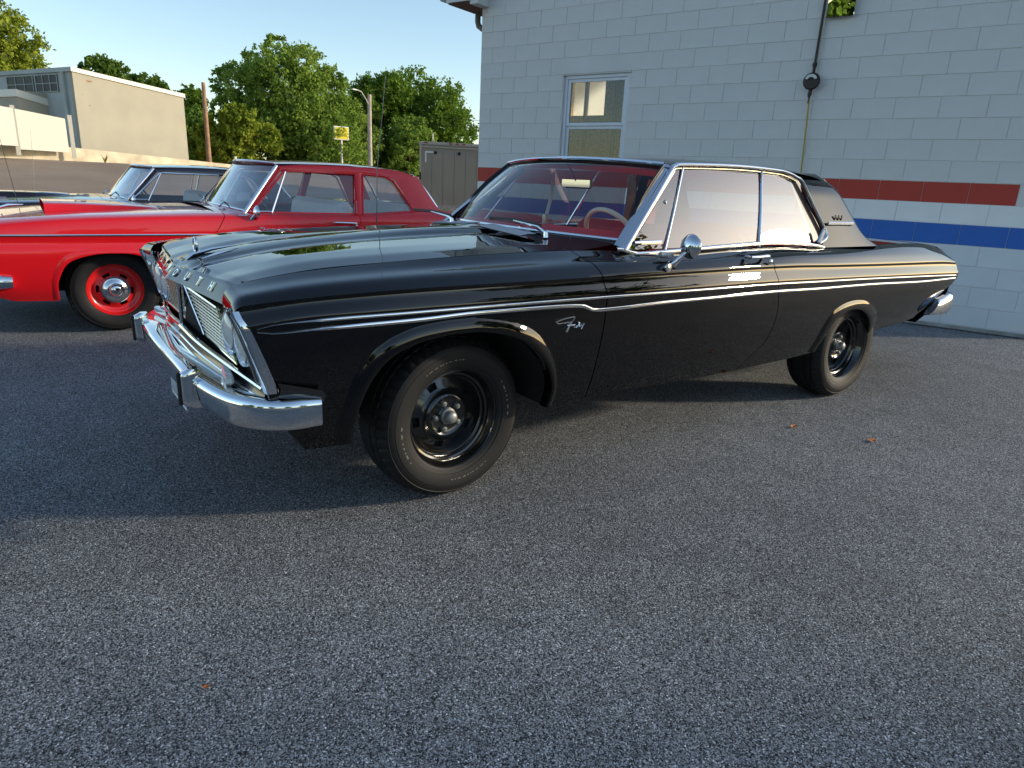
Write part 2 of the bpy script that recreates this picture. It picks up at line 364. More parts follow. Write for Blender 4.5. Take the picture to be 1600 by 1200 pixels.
# ---------------------------------------------------------------- wheels
def wheel_meshes(key,style):
    """meshes in wheel space: axis y, outer face towards +y, hub at origin"""
    Rr=.338; D={}
    mb=MB(); w0=-.215
    # tyre: sidewall rim -> shoulder -> tread with grooves -> back
    side=[(.200,.0),(.206,.010),(.2065,.014),(.214,.017),(.216,.0195),(.228,.024),(.2295,.0265),(.245,.0305),(.268,.034),(.280,.033),(.2815,.0315),(.290,.030),(.304,.022),(.306,.0235),(.309,.0195),(.318,.010),(.326,-.002)]
    tread=[(.332,-.014),(.3335,-.024),(.326,-.026),(.326,-.031),(.3355,-.033),(.337,-.055),(.337,-.066),(.328,-.068),(.328,-.077),(.337,-.079),(.338,-.098),(.338,-.112),(.329,-.114),(.329,-.123),(.338,-.125)]
    prof=side+tread; back=[(a,w0+.03-b) for a,b in reversed(tread[:-2])]+[(a,w0+.03-b-.005) for a,b in reversed(side)]
    prof=prof+back; n=192; P=[]
    for i in range(n):
        a=2*math.pi*i/n; row=[]
        for k,(rad,h) in enumerate(prof):
            sh=len(side)-2<=k<len(side)+2 or (len(prof)-len(side)-2<=k<len(prof)-len(side)+2)
            rr=rad-(.007 if (sh and i%4==0) else 0)-(.004 if (len(side)+4<=k<len(side)+13 and (i+2*(k//5))%5==0) else 0)
            row.append((rr*math.cos(a),h,rr*math.sin(a)))
        P.append(row)
    mb.grid(P,closed_u=True); D['tire']=(mb.mesh('tire','rubber',True,30),)
    # raised sidewall lettering and size marks
    mk=MB()
    def ring_text(txt,r0,size,a_mid,flip=False):
        adv=size*.80/r0; tot=adv*(len(txt)-1)
        for q,ch in enumerate(txt):
            if ch==' ': continue
            vs,fs=text_mb(ch,size,.003,True); a=a_mid+(tot/2-q*adv); ca,sa=math.cos(a),math.sin(a)
            pts=[]
            for x,y,z in vs:
                # letter up = radial outwards ; letter right = clockwise seen from +y  (x axis points right->left for viewer at +y)
                rr=r0+y; pts.append((rr*ca+x*sa, .0305+z, rr*sa-x*ca) if True else 0)
            pts=[(-p[0],p[1],p[2]) for p in pts]
            mk.add(pts,fs)
    ring_text('VENTUS',.262,.040,R(175)); ring_text('VENTUS',.262,.040,R(355)); ring_text('HANKOOK',.262,.034,R(85)); ring_text('HANKOOK',.262,.034,R(265))
    D['sidewall_letters']=(mk.mesh('sidewall_letters','rubber_mark',False),)
    if style=='black':
        m=MB(); m.lathe([(.199,-.002),(.206,.006),(.207,.010),(.203,.012),(.199,.008),(.197,-.004),(.190,-.012),(.186,-.030),(.178,-.034),(.176,-.052),(.170,-.056),(.168,-.078),(.163,-.090)],n=96)
        D['rim']=(m.mesh('rim','black_gloss',True,50),)
        m=MB(); n=100; rad=[(.165,-.088),(.155,-.084),(.146,-.080),(.118,-.071),(.108,-.066),(.098,-.055),(.092,-.047),(.084,-.044),(.078,-.048),(.070,-.052),(.040,-.052),(.037,-.049),(.033,-.047)]
        P=[[(q*math.cos(2*math.pi*i/n),h,q*math.sin(2*math.pi*i/n)) for q,h in rad] for i in range(n)]
        o=len(rad)
        vs=[p for row in P for p in row]; fs=[]
        for i in range(n):
            for j in range(o-1):
                if j==2 and (i%20) in (1,2,3,4,5): continue
                i2=(i+1)%n; fs.append((i*o+j,i2*o+j,i2*o+j+1,i*o+j+1))
        m.add(vs,fs); D['wheel_disc']=(m.mesh('wheel_disc','black_gloss',True,40),)
        m=MB(); m.lathe([(.17,-.10),(0.001,-.10)],n=40); D['brake_drum']=(m.mesh('brake_drum','black_matte'),)
        m=MB(); m.lathe([(.034,-.05),(.034,-.036),(.027,-.030),(.026,-.012),(.021,-.004),(.010,0),(.0005,.001)],n=28); D['hub_cap']=(m.mesh('hub_cap','hub_grey',True,40),)
        m=MB(); m.lathe([(.012,-.052),(.012,-.038),(.0105,-.035),(.006,-.034),(.0055,-.030),(.0002,-.030)],n=6); D['lug_nut']=(m.mesh('lug_nut','hub_grey',True,30),[(0.0571*math.cos(R(18+72*q)),0,.0571*math.sin(R(18+72*q))) for q in range(5)])
    else:
        c=style; m=MB(); m.lathe([(.199,-.002),(.206,.006),(.207,.010),(.203,.012),(.199,.008),(.197,-.004),(.190,-.010),(.186,-.022),(.178,-.024),(.170,-.030),(.160,-.038),(.150,-.040)],n=96)
        D['rim']=(m.mesh('rim',c,True,50),)
        m=MB(); n=96; rad=[(.150,-.040),(.142,-.036),(.135,-.032),(.112,-.020),(.105,-.016),(.098,-.014),(.05,-.014)]
        vs=[(q*math.cos(2*math.pi*i/n),h,q*math.sin(2*math.pi*i/n)) for i in range(n) for q,h in rad]; fs=[]; o=len(rad)
        for i in range(n):
            for j in range(o-1):
                if j==2 and (i%16) in (1,2,3,4,5,6,7): continue
                i2=(i+1)%n; fs.append((i*o+j,i2*o+j,i2*o+j+1,i*o+j+1))
        m.add(vs,fs); D['wheel_disc']=(m.mesh('wheel_disc',c,True,40),)
        m=MB(); m.lathe([(.17,-.08),(0.001,-.08)],n=40); D['brake_drum']=(m.mesh('brake_drum','black_matte'),)
        m=MB(); m.lathe([(.108,-.016),(.109,-.004),(.104,.004),(.095,.002),(.084,.006),(.066,.020),(.050,.026),(.046,.024),(.044,.032),(.034,.040),(.018,.044),(.0005,.045)],n=48); D['hub_cap']=(m.mesh('hub_cap','chrome',True,50),)
    return D
WH={}
def wheel(key,style,parent,loc,side=1,steer=0,roll=0,k=1.0):
    if style not in WH: WH[style]=wheel_meshes(key,style)
    D=WH[style]; rot=(0,roll,(0 if side>0 else math.pi)+steer)
    T=inst(D['tire'][0],'wheel',parent,loc,rot); T.scale=(k,1,k)
    for nm,v in D.items():
        if nm=='tire': continue
        if nm=='sidewall_letters' and style!='black': continue
        for L in (v[1] if len(v)>1 else [(0,0,0)]): inst(v[0],nm,T,L)
    return T

# ---------------------------------------------------------------- car shell
def surf_patch(c00,c10,c01,c11,nu=16,nv=8,bow=(0,0,0),bow2=(0,0,0)):
    """bilinear patch with a bow (parabolic in u) and bow2 (parabolic in v)"""
    c=[np.array(q,float) for q in(c00,c10,c01,c11)]; P=[]
    for i in range(nu+1):
        a=i/nu; row=[]
        for j in range(nv+1):
            b=j/nv; p=c[0]*(1-a)*(1-b)+c[1]*a*(1-b)+c[2]*(1-a)*b+c[3]*a*b+np.array(bow)*4*a*(1-a)+np.array(bow2)*4*b*(1-b); row.append(p)
        P.append(row)
    return np.array(P)
def car_shell(root,sp):
    paint=sp['paint']; rows=[(Cv(a),Cv(b)) for a,b in sp['rows']]
    S=Surf(rows,sp['crease'],sp['sub']); S.dense(sp['xr']-.15,sp['xf']+.15,500)
    xf,xr=sp['x_front'],sp['x_rear']; df,dr=sp['door_f'],sp['door_r']; g=.003
    jz=sum(sp['sub'][:sp['jz']])
    for side in(1,-1):
        fl=.012
        P=panel(S,lambda z:df(z)+g,xf,sp.get('dx',.03),flange=fl); side_mb(P,side,S,[sp['arch_f']],jz).obj('front_fender',paint,root,sharp=60)
        P=panel(S,lambda z:dr(z)+g,lambda z:df(z)-g,sp.get('dx',.03),flange=fl); side_mb(P,side).obj('door',paint,root,sharp=60)
        P=panel(S,xr,lambda z:dr(z)-g,sp.get('dx',.03),flange=fl); side_mb(P,side,S,[sp['arch_r']],jz).obj('rear_quarter_panel',paint,root,sharp=60)
        # dark liner just behind the panel gaps and wheel wells
        P=panel(S,lambda z:xr(z)+.03,lambda z:xf(z)-.03,.06,flange=0,off=.014)
        mb=MB(); 
        for ar in (sp['arch_f'],sp['arch_r']):
            xa,xb=(-1.3,9) if ar is sp['arch_f'] else (-9,-1.2)
            idx=[i for i in range(P.shape[0]) if xa<=P[i,20,0]<=xb]; cut_grid(mb,P[idx[0]:idx[-1]+1],S,ar,jz)
        mb.v=[(x,y-.014,z) for x,y,z in mb.v]
        if side<0: mb.v=[(x,-y,z) for x,y,z in mb.v]
        mb.obj('inner_panel','black_matte',root)
        for ar in (sp['arch_f'],sp['arch_r']):
            mb=MB(); P=[[(a[0],y,a[1]+.005) for y in (S.y_of(a[0],a[1],jz)-.012,.75,.60,.5)] for a in ar]; mb.grid(P)
            cx=(ar[0][0]+ar[-1][0])/2; mb.add([(a[0],.5,a[1]) for a in ar]+[(ar[-1][0],.5,ar[-1][1]),(ar[0][0],.5,ar[0][1])],[tuple(range(len(ar)+2))])
            if side<0: mb.v=[(x,-y,z) for x,y,z in mb.v]
            mb.obj('wheel_well','black_matte',root,smooth=False)
    # underbody
    MB().box(((sp['xf']+sp['xr'])/2,0,sp.get('floor',.33)+.07),(sp['xf']-sp['xr']-.7,1.0,.05)).obj('underbody','black_matte',root)
    MB().box((-1.47,0,sp.get('floor',.33)+.06),(1.9,1.5,.05)).obj('floor_pan','black_matte',root)
    return S
def lip(root,S,arch_in,arch_out,jz,paint,side,bulge=.017,n=70,name='wheel_arch_lip'):
    a=smooth_poly(arch_in,n); b=smooth_poly(arch_out,n); mb=MB(); rows=[]
    for p,q in zip(a,b):
        y0=S.y_of(p[0],p[1],jz); y1=S.y_of(q[0],q[1],jz); row=[]
        for t,h in((1.04,-.004),(1,.001),(.85,.35),(.6,.72),(.35,.93),(.15,1.0),(.03,.93),(-.03,.7),(-.03,-.6),(-.02,-2.2)):
            x=p[0]+(q[0]-p[0])*t; z=p[1]+(q[1]-p[1])*t; tt=min(max(t,0),1); row.append((x,y0+(y1-y0)*tt+h*bulge,z))
        rows.append(row)
    mb.grid(rows,flip=True)
    if side<0: mb.v=[(x,-y,z) for x,y,z in mb.v]; mb.f=[q[::-1] for q in mb.f]
    return mb.obj(name,paint,root,sharp=70)
def plate_grid(root,name,paint,X,Yf,Zf,nu=24,nv=28,flip=False,sharp=60):
    """symmetric panel: X list of x; Yf(x)=half width, Zf(x,s) height with s=|y|/half"""
    P=[]
    for x in X:
        yy=Yf(x); P.append([(x if not callable(x) else 0,yy*s,Zf(x,abs(s))) for s in np.linspace(-1,1,nv+1)])
    mb=MB().grid(P,flip=flip); return mb.obj(name,paint,root,sharp=sharp)
def glass_patch(root,name,m,P): return MB().grid(P).obj(name,m,root)
def seat(root,name,m,x0,w,back_x,zt,zc=.62):
    t=empty(name); t.parent=root
    MB().box((x0,0,zc),(.5,w,.16),bev=.05).obj('seat_cushion',m,t)
    MB().box((back_x,0,(zt+zc)/2+.03),(.16,w,zt-zc+.08),rot=Matrix.Rotation(R(-10),3,'Y'),bev=.05).obj('seat_back',m,t)
    return t

# ================================================================ BLACK COUPE
def build_black():
    root=empty('parked_car',(0,0,0),label='glossy black 1960s two-door hardtop with chrome side strips and black steel wheels, nearest the camera',cat='car',group='classic cars parked side by side')
    ysd=[(-4.4,.785),(-3.6,.845),(-2.9,.885),(-2,.935),(-1.2,.955),(.3,.955),(.85,.93)]
    YS=Cv(ysd)
    up=Cv([(.794,.803),(.73,.815),(.627,.818),(.48,.821),(.24,.822),(-.3,.824),(-.59,.824),(-1.65,.822),(-2.27,.810),(-3.57,.775),(-4.32,.749)])
    lo=Cv([(.781,.793),(.73,.786),(.63,.790),(.48,.793),(.24,.796),(.02,.803),(-.3,.802),(-.48,.797),(-.515,.790),(-.555,.774),(-.61,.772),(-1.03,.780),(-1.75,.781),(-2.285,.770),(-2.87,.760),(-3.84,.732),(-4.324,.727)])
    lo_s=Cv([(.781,.785),(.24,.793),(-.6,.775),(-1.75,.775),(-2.285,.765),(-2.87,.755),(-3.84,.728),(-4.324,.722)])
    rz=Cv([(.85,.872),(.77,.880),(.64,.887),(.47,.896),(.23,.901),(-.61,.907),(-1.24,.913),(-1.78,.914),(-2.28,.901),(-3.13,.878),(-3.68,.867),(-4.26,.850),(-4.4,.84)])
    bz=Cv([(.85,.40),(.5,.345),(-.4,.345),(-.67,.362),(-1.45,.350),(-2.17,.351),(-3.0,.38),(-3.3,.415),(-3.5,.42),(-4.05,.46),(-4.2,.52),(-4.35,.60)])
    X=[.88,.6,.3,0,-.3,-.6,-.75,-.9,-1.2,-1.6,-2,-2.4,-2.7,-3,-3.4,-3.8,-4.1,-4.45]
    mk=lambda fn:[(x,float(fn(x))) for x in X]
    ay=Cv([(.85,.70),(.6,.72),(-.45,.72),(-.6,.735),(-.85,.79),(-1.1,.80),(-2.4,.80),(-2.7,.79),(-3.45,.75),(-3.83,.727),(-4.2,.70),(-4.4,.685)])
    az=Cv([(.85,.893),(.79,.902),(.745,.914),(.5,.950),(.23,.965),(0,.976),(-.46,.990),(-.6,.992),(-.85,.990),(-1.1,.980),(-1.9,.998),(-2.4,.985),(-3.45,.988),(-3.83,.980),(-4.2,.940),(-4.4,.875)])
    by=lambda x: float(ay(x))+(float(YS(x))-.02-float(ay(x)))*.34
    bzz=Cv([(.85,.891),(.79,.897),(.526,.934),(.04,.950),(-.42,.965),(-.6,.972),(-.85,.974),(-1.1,.968),(-1.9,.982),(-2.4,.970),(-3.45,.963),(-3.83,.952),(-4.2,.918),(-4.4,.865)])
    cy=lambda x: float(ay(x))+(float(YS(x))-.02-float(ay(x)))*.74
    czz=Cv([(.85,.890),(.79,.896),(.526,.924),(.04,.938),(-.42,.946),(-.6,.950),(-.85,.952),(-1.1,.950),(-1.9,.955),(-2.4,.944),(-3.45,.922),(-3.83,.912),(-4.2,.888),(-4.4,.855)])
    dy=lambda x: float(YS(x))-.018
    rows=[([(x,float(ay(x))) for x in X],mk(az)),([(x,by(x)) for x in X],mk(bzz)),([(x,cy(x)) for x in X],mk(czz)),
          ([(x,dy(x)) for x in X],mk(rz)),
          ([(x,dy(x)-.003) for x in X],[(x,float(rz(x))-.016) for x in X]),
          ([(x,float(YS(x))+.002) for x in X],[(x,float(up(x))+.014) for x in X]),
          ([(x,float(YS(x))) for x in X],[(x,float(up(x))) for x in X]),
          ([(x,float(YS(x))-.001) for x in X],[(x,float(lo_s(x))) for x in X])]
    for fr,dyy in((.14,-.004),(.42,-.020),(.75,-.050),(1,-.088)):
        rows.append(([(x,float(YS(x))+dyy) for x in X],[(x,float(lo_s(x))*(1-fr)+float(bz(x))*fr) for x in X]))
    # .. front and rear edges of the sides as x(z)
    XF=Cv([(.30,.60),(.36,.635),(.45,.70),(.55,.752),(.60,.765),(.72,.800),(.80,.826),(.858,.848),(.868,.822),(.89,.803),(.91,.795)])
    XR=Cv([(.38,-4.02),(.45,-4.10),(.52,-4.18),(.62,-4.29),(.70,-4.345),(.76,-4.37),(.82,-4.36),(.86,-4.30),(.90,-4.25),(.95,-4.20),(1.0,-4.19)])
    DF=Cv([(.33,-.628),(.43,-.624),(.80,-.627),(.90,-.612),(1.0,-.595)])
    DR=Cv([(.33,-1.70),(.36,-1.72),(.43,-1.79),(.50,-1.875),(.62,-1.905),(.78,-1.868),(.98,-1.80),(1.0,-1.795)])
    afi=[(.475,.355),(.475,.41),(.462,.50),(.425,.595),(.361,.670),(.263,.714),(.156,.731),(.07,.735),(-.018,.730),(-.145,.702),(-.246,.648),(-.339,.560),(-.388,.465),(-.398,.40),(-.396,.352)]
    afo=[(.53,.355),(.53,.41),(.515,.52),(.475,.625),(.40,.715),(.285,.765),(.165,.782),(.07,.785),(-.02,.784),(-.17,.752),(-.285,.690),(-.375,.585),(-.425,.475),(-.436,.40),(-.434,.352)]
    ari=[(-2.495,.365),(-2.50,.40),(-2.515,.46),(-2.56,.545),(-2.648,.598),(-2.764,.614),(-2.9,.595),(-3.036,.535),(-3.13,.455),(-3.16,.415),(-3.165,.40)]
    aro=[(-2.44,.365),(-2.442,.40),(-2.453,.50),(-2.507,.600),(-2.61,.650),(-2.764,.668),(-2.94,.650),(-3.10,.588),(-3.20,.50),(-3.235,.42),(-3.24,.40)]
    af=[tuple(p) for p in smooth_poly(afi,60)]; ar=[tuple(p) for p in smooth_poly(ari,60)]
    sub=[4,4,4,2,4,2,3,2,5,5,4]
    sp=dict(paint='black_paint',rows=rows,crease=[3,4,7],sub=sub,xf=.86,xr=-4.4,x_front=XF,x_rear=XR,door_f=DF,door_r=DR,arch_f=af,arch_r=ar,jz=6,dx=.028)
    S=car_shell(root,sp); jz=sum(sub[:6])
    for s in(1,-1):
        lip(root,S,afi,afo,jz,'black_paint',s); lip(root,S,ari,aro,jz,'black_paint',s,.015)
    # ---- chrome side strips
    xs=np.linspace(.79,-4.33,120)
    for s in(1,-1):
        P=[(x,float(YS(x))+.001,float(up(x))) for x in xs]; strip_mb(P,[.0012+.0048*min(1,i/6) for i in range(120)],.006,s).obj('side_strip','chrome',root)
        P=[(x,float(YS(x))+.001,float(lo(x))) for x in xs]; strip_mb(P,[.002+.0062*min(1,i/8) for i in range(120)],.007,s).obj('side_strip','chrome',root)
        xs2=np.linspace(-.64,-1.78,40); P=[(x,float(YS(x))-.0795,float(bz(x))+.048) for x in xs2]; strip_mb(P,.004,.004,s).obj('sill_strip','chrome',root)
    # ---- hood
    h0=Cv([(.80,.905),(.778,.917),(.65,.945),(.396,.984),(.065,1.014),(-.312,1.038),(-.60,1.045)])
    h2=Cv([(.80,.901),(.761,.911),(.434,.968),(.116,.996),(-.343,1.017),(-.60,1.025)])
    h3=Cv([(.80,.893),(.5,.962),(0,.990),(-.6,1.008)])
    def hz(x,s):
        y=s*.705; sg=float(az(x))
        return float(np.interp(y,[0,.05,.10,.14,.16,.25,.45,.60,.705],[h0(x),h0(x)-.001,(h0(x)*.6+h2(x)*.4),h2(x),h2(x)-.003,(h2(x)*.62+h3(x)*.38)+.004,h3(x)+.007,(h3(x)*.45+sg*.55)+.008,sg+.001]))
    xe=lambda s:.848-.058*s**.9
    nv=56; P=[]
    for t in np.linspace(0,1,60):
        row=[]
        for sv in np.linspace(-1,1,nv+1):
            a=abs(sv); x0=xe(a)-.012; x1=-.515-.06*a*a; x=x0+(x1-x0)*t; z=hz(x,a)
            row.append((x,sv*(.715 if x<.6 else .715-.02*(x-.6)/.24),z-(.004 if t==0 else 0)))
        P.append(row)
    # nose lip: fold down to the leading edge
    lead=lambda a:(.886-.064*a**.8,.836)
    pre=[]
    for t in(0,.015,.25,.5,.75,.93,1):
        row=[]
        for sv in np.linspace(-1,1,nv+1):
            a=abs(sv); x0,z0=lead(a); x1=xe(a)-.012; z1=hz(x1,a)
            xx=x0+(x1-x0)*t; zz=z0+(z1-z0)*(t**.9)
            if t==0: xx-=.02; zz-=.002
            row.append((xx,sv*(.692+.018*t),zz))
        pre.append(row)
    MB().grid(np.array(pre[:-1]+P),flip=False).obj('hood','black_paint',root,sharp=60)
    # fender nose rolled over at the front edge
    jr=sum(sub[:3])
    for s in(1,-1):
        P=[]
        for j in range(0,jr+1):
            x=.84
            for _ in range(4): y,z=S.at(x,j); x=float(XF(z))
            y,z=S.at(x,j); x=float(XF(max(z,.868)))-.004; y,z=S.at(x,j); z-=.001; xe_=.832+.018*(y-.70)/.22; P.append([(x+(xe_-x)*math.sin(q),y,z-(z-.848)*(1-math.cos(q))) for q in np.linspace(0,math.pi/2,9)]+[(xe_-.03,y,.843)])
        mb=MB().grid(P,flip=True)
        if s<0: mb.v=[(x,-y,z) for x,y,z in mb.v]; mb.f=[q[::-1] for q in mb.f]
        mb.obj('fender_nose','black_paint',root,sharp=70)
    vs,k=[],0
    # letters on the nose
    for i,ch in enumerate('PLYMOUTH'):
        y=(i-3.5)*.143; vs,fs=text_mb(ch,.048,.006,True); a=abs(y)/.68; x0,z0=lead(a); x1=xe(a)-.012; z1=hz(x1,a)
        nx,nz=(z1-z0),(x0-x1); L=math.hypot(nx,nz); nx/=L; nz/=L; ux,uz=-nz*1,nx*1
        cx,cz=x0*.52+x1*.48+nx*.004,z0*.52+z1*.48+nz*.004; sl=-.08*(1 if y>0 else -1)*a
        mb=MB(); mb.add([(cx+p[1]*ux+p[2]*nx+p[0]*sl,y+p[0],cz+p[1]*uz+p[2]*nz) for p in vs],fs); o=mb.obj('nose_letter','chrome',root,smooth=False)
    # ---- hood ornament
    mb=MB(); mb.tube([(.80,0,.907),(.775,0,.928),(.70,0,.948),(.60,0,.962)],[.004,.011,.008,.002],8); b=mb.obj('hood_ornament','chrome',root)
    mb=MB(); P=[]
    for i in range(32):
        a=2*math.pi*i/32; P.append([(.762+.006*math.cos(q),(.022+.004*math.sin(q))*math.cos(a),.966+(.027+.005*math.sin(q))*math.sin(a)) for q in np.linspace(0,2*math.pi,9)[:-1]])
    mb.grid(P,closed_u=True,closed_v=True); mb.obj('ornament_ring','chrome',b)
    MB().lathe([(.021,-.001),(.0004,-.001)],'x',(.762,0,.966),24).obj('ornament_disc','black_gloss',b)
    MB().tube([(.765,0,.925),(.763,0,.94)],.006).obj('ornament_stem','chrome',b)
    # bright spear inset beside the ornament
    MB().tube([(.775,.09,.912),(.70,.07,.934),(.63,.055,.950)],[.002,.007,.001],6).obj('hood_spear','chrome',root)
    # ---- cowl and vents
    P=[]
    wb=lambda a:-.70-.20*a**2.2     # windshield base line
    for t in np.linspace(0,1,10):
        row=[]
        for sv in np.linspace(-1,1,41):
            a=abs(sv); x0=-.520-.06*a*a; x1=wb(a)-.02; x=x0+(x1-x0)*t; z0=hz(x0,a)-.003; row.append((x,sv*.735,z0+(1.048-.006*a*a-.012*a**6-z0)*(t**1.6)))
        P.append(row)
    MB().grid(P).obj('cowl_panel','black_paint',root)
    for s in(1,-1):
        P=[]; Pf=[]
        for a in np.linspace(0,1,16):
            y=.06+.36*a; P.append([(x,s*y,z) for x,z in((-.548,1.046-.05*y),(-.60,1.052-.05*y),(-.645,1.055-.05*y))])
        c=MB().grid(P,flip=s<0).obj('cowl_vent','black_matte',root)
        mb=MB()
        for i in range(30):
            y=.065+.355*i/29; mb.tube([(-.549,s*y,1.0505-.05*y),(-.60,s*(y-.008),1.0575-.05*y),(-.644,s*y,1.0595-.05*y)],.0022,4)
        mb.obj('vent_slats','dull_chrome',c)['kind']='stuff'
    # ---- deck lid and rear
    dz=Cv([(-2.98,1.002),(-3.4,1.003),(-3.83,.992),(-4.1,.965),(-4.25,.93),(-4.34,.89)])
    plate_grid(root,'trunk_lid','black_paint',[*np.linspace(-3.16,-4.20,26),-4.25,-4.30,-4.34],lambda x:float(ay(x))-.006,lambda x,s:float(dz(x))*(1-s**3)+float(az(x))*s**3,flip=False)
    plate_grid(root,'rear_shelf','black_paint',np.linspace(-2.9,-3.155,6),lambda x:float(ay(x))+.003,lambda x,s:.999-.012*s**3)
    P=[]
    for z in np.linspace(.40,.885,14): P.append([(float(XR(z))+.015-.04*(1-(abs(y)/.8)**4)*0,y,z) for y in np.linspace(-1,1,21)*(.69+.09*math.sin(math.pi*min(1,(z-.36)/.5)))])
    MB().grid(P).obj('tail_panel','black_paint',root)
    # ---- front face: brow chrome, lamp, grille
    jr0=sum(sub[:3])
    for s in(1,-1):
        # wide chrome bezel down the front edge of the fender
        P=[]
        for z in np.linspace(.587,.858,14):
            x=float(XF(z)); yo=S.y_of(x-.004,z,jr0)-.001; xw=x-.017-.018*(.86-z)/.27; yw=S.y_of(xw,z,jr0); yv=S.y_of(x-.004,z,jr0); P.append([(xw,s*(yw-.002),z),(xw+.003,s*(yw+.0035),z),(x-.004,s*(yv+.0035),z),(x+.003,s*(yo+.002),z),(x+.007,s*(yo-.010),z),(x+.007,s*(yo-.058),z),(x+.003,s*(yo-.066),z),(x-.07,s*(yo-.072),z-.004)])
        mb=MB().grid(P,flip=s<0); mb.obj('headlight_bezel','chrome',root,sharp=45)
        P=[(float(XF(z))+.009,s*(.912 if z>.7 else .912-.02*(.7-z)/.12),z) for z in np.linspace(.60,.85,10)]; mb=MB(); mb.tube([(p[0]-.0,p[1]-s*.052,p[2]) for p in P],.0035,6); mb.obj('bezel_bead','dull_chrome',root)
        # recessed lamp panel
        P=[[(.742+.06*(z-.6)/.24,s*y,z) for y in(.54,.62,.72,.86)] for z in np.linspace(.60,.838,6)]; lp=MB().grid(P).obj('lamp_panel','dull_chrome',root)
        for yy,zz,nm in((.765,.735,'headlight'),(.60,.735,'headlight')):
            xc=.792
            h=MB().lathe([(.088,-.03),(.091,-.004),(.086,.008),(.079,.010),(.074,.002)],'x',(xc,s*yy,zz),36).obj(nm,'chrome',root)
            MB().lathe([(.075,.001),(.06,.012),(.04,.019),(.02,.023),(.0005,.024)],'x',(xc,s*yy,zz),36).obj('lens','lens_white',h)
        # grille mesh panel
        gt=lambda a,b:np.array((.812-.03*b-.0*a, s*((.012+.545*a)*(1-b)+(.165+.50*a)*b), .806-.012*(1-a)*0-.178*b))
        bk=MB(); bk.grid([[tuple(gt(a,b)-np.array((.022,0,0))) for a in(0,.5,1)] for b in(0,.5,1)]); G=bk.obj('grille','black_matte',root)
        for q in range(12):
            b=(q+.5)/12; mb=MB(); p0,p1=gt(.012,b),gt(.985,b); mb.tube([tuple(p0),tuple((p0+p1)/2),tuple(p1)],.0048,5,rz=.8); mb.obj('grille_bar','brass_bar',G)
        mb=MB()
        for q in range(12):
            for k2 in range(9):
                a=(k2+.5+.5*(q%2))/9.6
                if a<.98: p=gt(a,(q+1)/12); mb.box(tuple(p-np.array((.004,0,0))),(.008,.010,.011))
        mb.obj('grille_studs','brass_bar',G,smooth=False)['kind']='stuff'
        fr=[gt(0,0),gt(1,0),gt(1,1),gt(0,1),gt(0,0)]; mb=MB()
        for a,b in zip(fr[:-1],fr[1:]): mb.tube([tuple(a+np.array((.006,0,0))),tuple(b+np.array((.006,0,0)))],.0050,6)
        mb.obj('grille_frame','chrome',root)
        # lower moulding and pan under the lamps
        P=[(.842,s*.0,.640),(.836,s*.30,.632),(.80,s*.62,.612),(.765,s*.875,.596)]; pp=smooth_poly(P,16); MB().tube([tuple(q) for q in pp],.011,8,rz=.8).obj('lower_moulding','chrome',root)
        mb=MB(); mb.grid([[tuple(q+np.array((-.01,0,.004))) ,tuple(q+np.array((.0,0,-.03))),tuple(q+np.array((.012,0,-.055))),tuple(q+np.array((-.03,0,-.12)))] for q in pp],flip=s<0); gp=mb.obj('gravel_pan','black_gloss',root); mb=MB()
        for k3,(dx_,dz_) in enumerate(((.004,-.040),(.012,-.062),(.004,-.080))): mb.tube([tuple(q+np.array((dx_,0,dz_))) for q in pp],.004,5)
        mb.obj('pan_bars','chrome',gp)['kind']='stuff'
        MB().box((.815,s*.62,.586),(.03,.17,.030),rot=Matrix.Rotation(s*R(-9),3,'Z'),bev=.006).obj('turn_lamp','lens_white',root)
        mb=MB(); P=[]
        for t in np.linspace(0,1,8): P.append([(.735-.14*t,s*(.925+.012*t),.624-.040*t),(.735-.14*t,s*(.955+.012*t),.610-.036*t),(.735-.14*t,s*(.925+.012*t),.575-.030*t)])
        mb.grid(P,flip=s<0).obj('bumper_filler','black_gloss',root)
    MB().extr([(.79,-.02,.815),(.79,.02,.815),(.79,.165,.628),(.79,-.165,.628)],(.008,0,0)).obj('grille_center','black_matte',root,smooth=False)
    mb=MB(); mb.tube([(.838,0,.83),(.838,0,.64)],.008,8); mb.obj('center_bar','chrome',root)
    MB().box((.72,0,.64),(.08,1.56,.36)).obj('radiator_support','black_matte',root)
    # ---- front bumper
    path=smooth_poly([(.925,0,0),(.925,.25,0),(.918,.48,0),(.892,.64,0),(.850,.78,0),(.792,.875,0),(.715,.928,0),(.605,.948,0)],40); path=[p for p in path]
    full=[np.array((p[0],-p[1],0)) for p in path[::-1][:-1]]+path
    prof=[(-.105,.566),(-.06,.572),(-.018,.577),(.003,.574),(.012,.566),(.016,.550),(.0165,.515),(.013,.498),(.004,.489),(-.015,.484),(-.04,.482)]
    P=[]
    for i,p in enumerate(full):
        t=full[min(i+1,len(full)-1)]-full[max(i-1,0)]; t/=np.linalg.norm(t); nn=np.array((t[1],-t[0],0)); e=min(1,min(i,len(full)-1-i)/3)
        wing=.035*max(0,min(1,(abs(p[1])-.60)/.2)); dip=-.004*math.cos(abs(p[1])*9)
        P.append([tuple(p+nn*(a*(.75+.25*e))+np.array((0,0,.53+(z-.53)*(.90+.10*e)-wing*(.75 if z<.53 else .25)+dip))) for a,z in prof])
    B=MB().grid(P,flip=True); o0=0; m_=len(prof); B.f.append(tuple(range(m_))); B.f.append(tuple(range((len(full)-1)*m_,len(full)*m_))[::-1]); B.m+=[0,0]
    bo=B.obj('front_bumper','chrome',root,sharp=50)
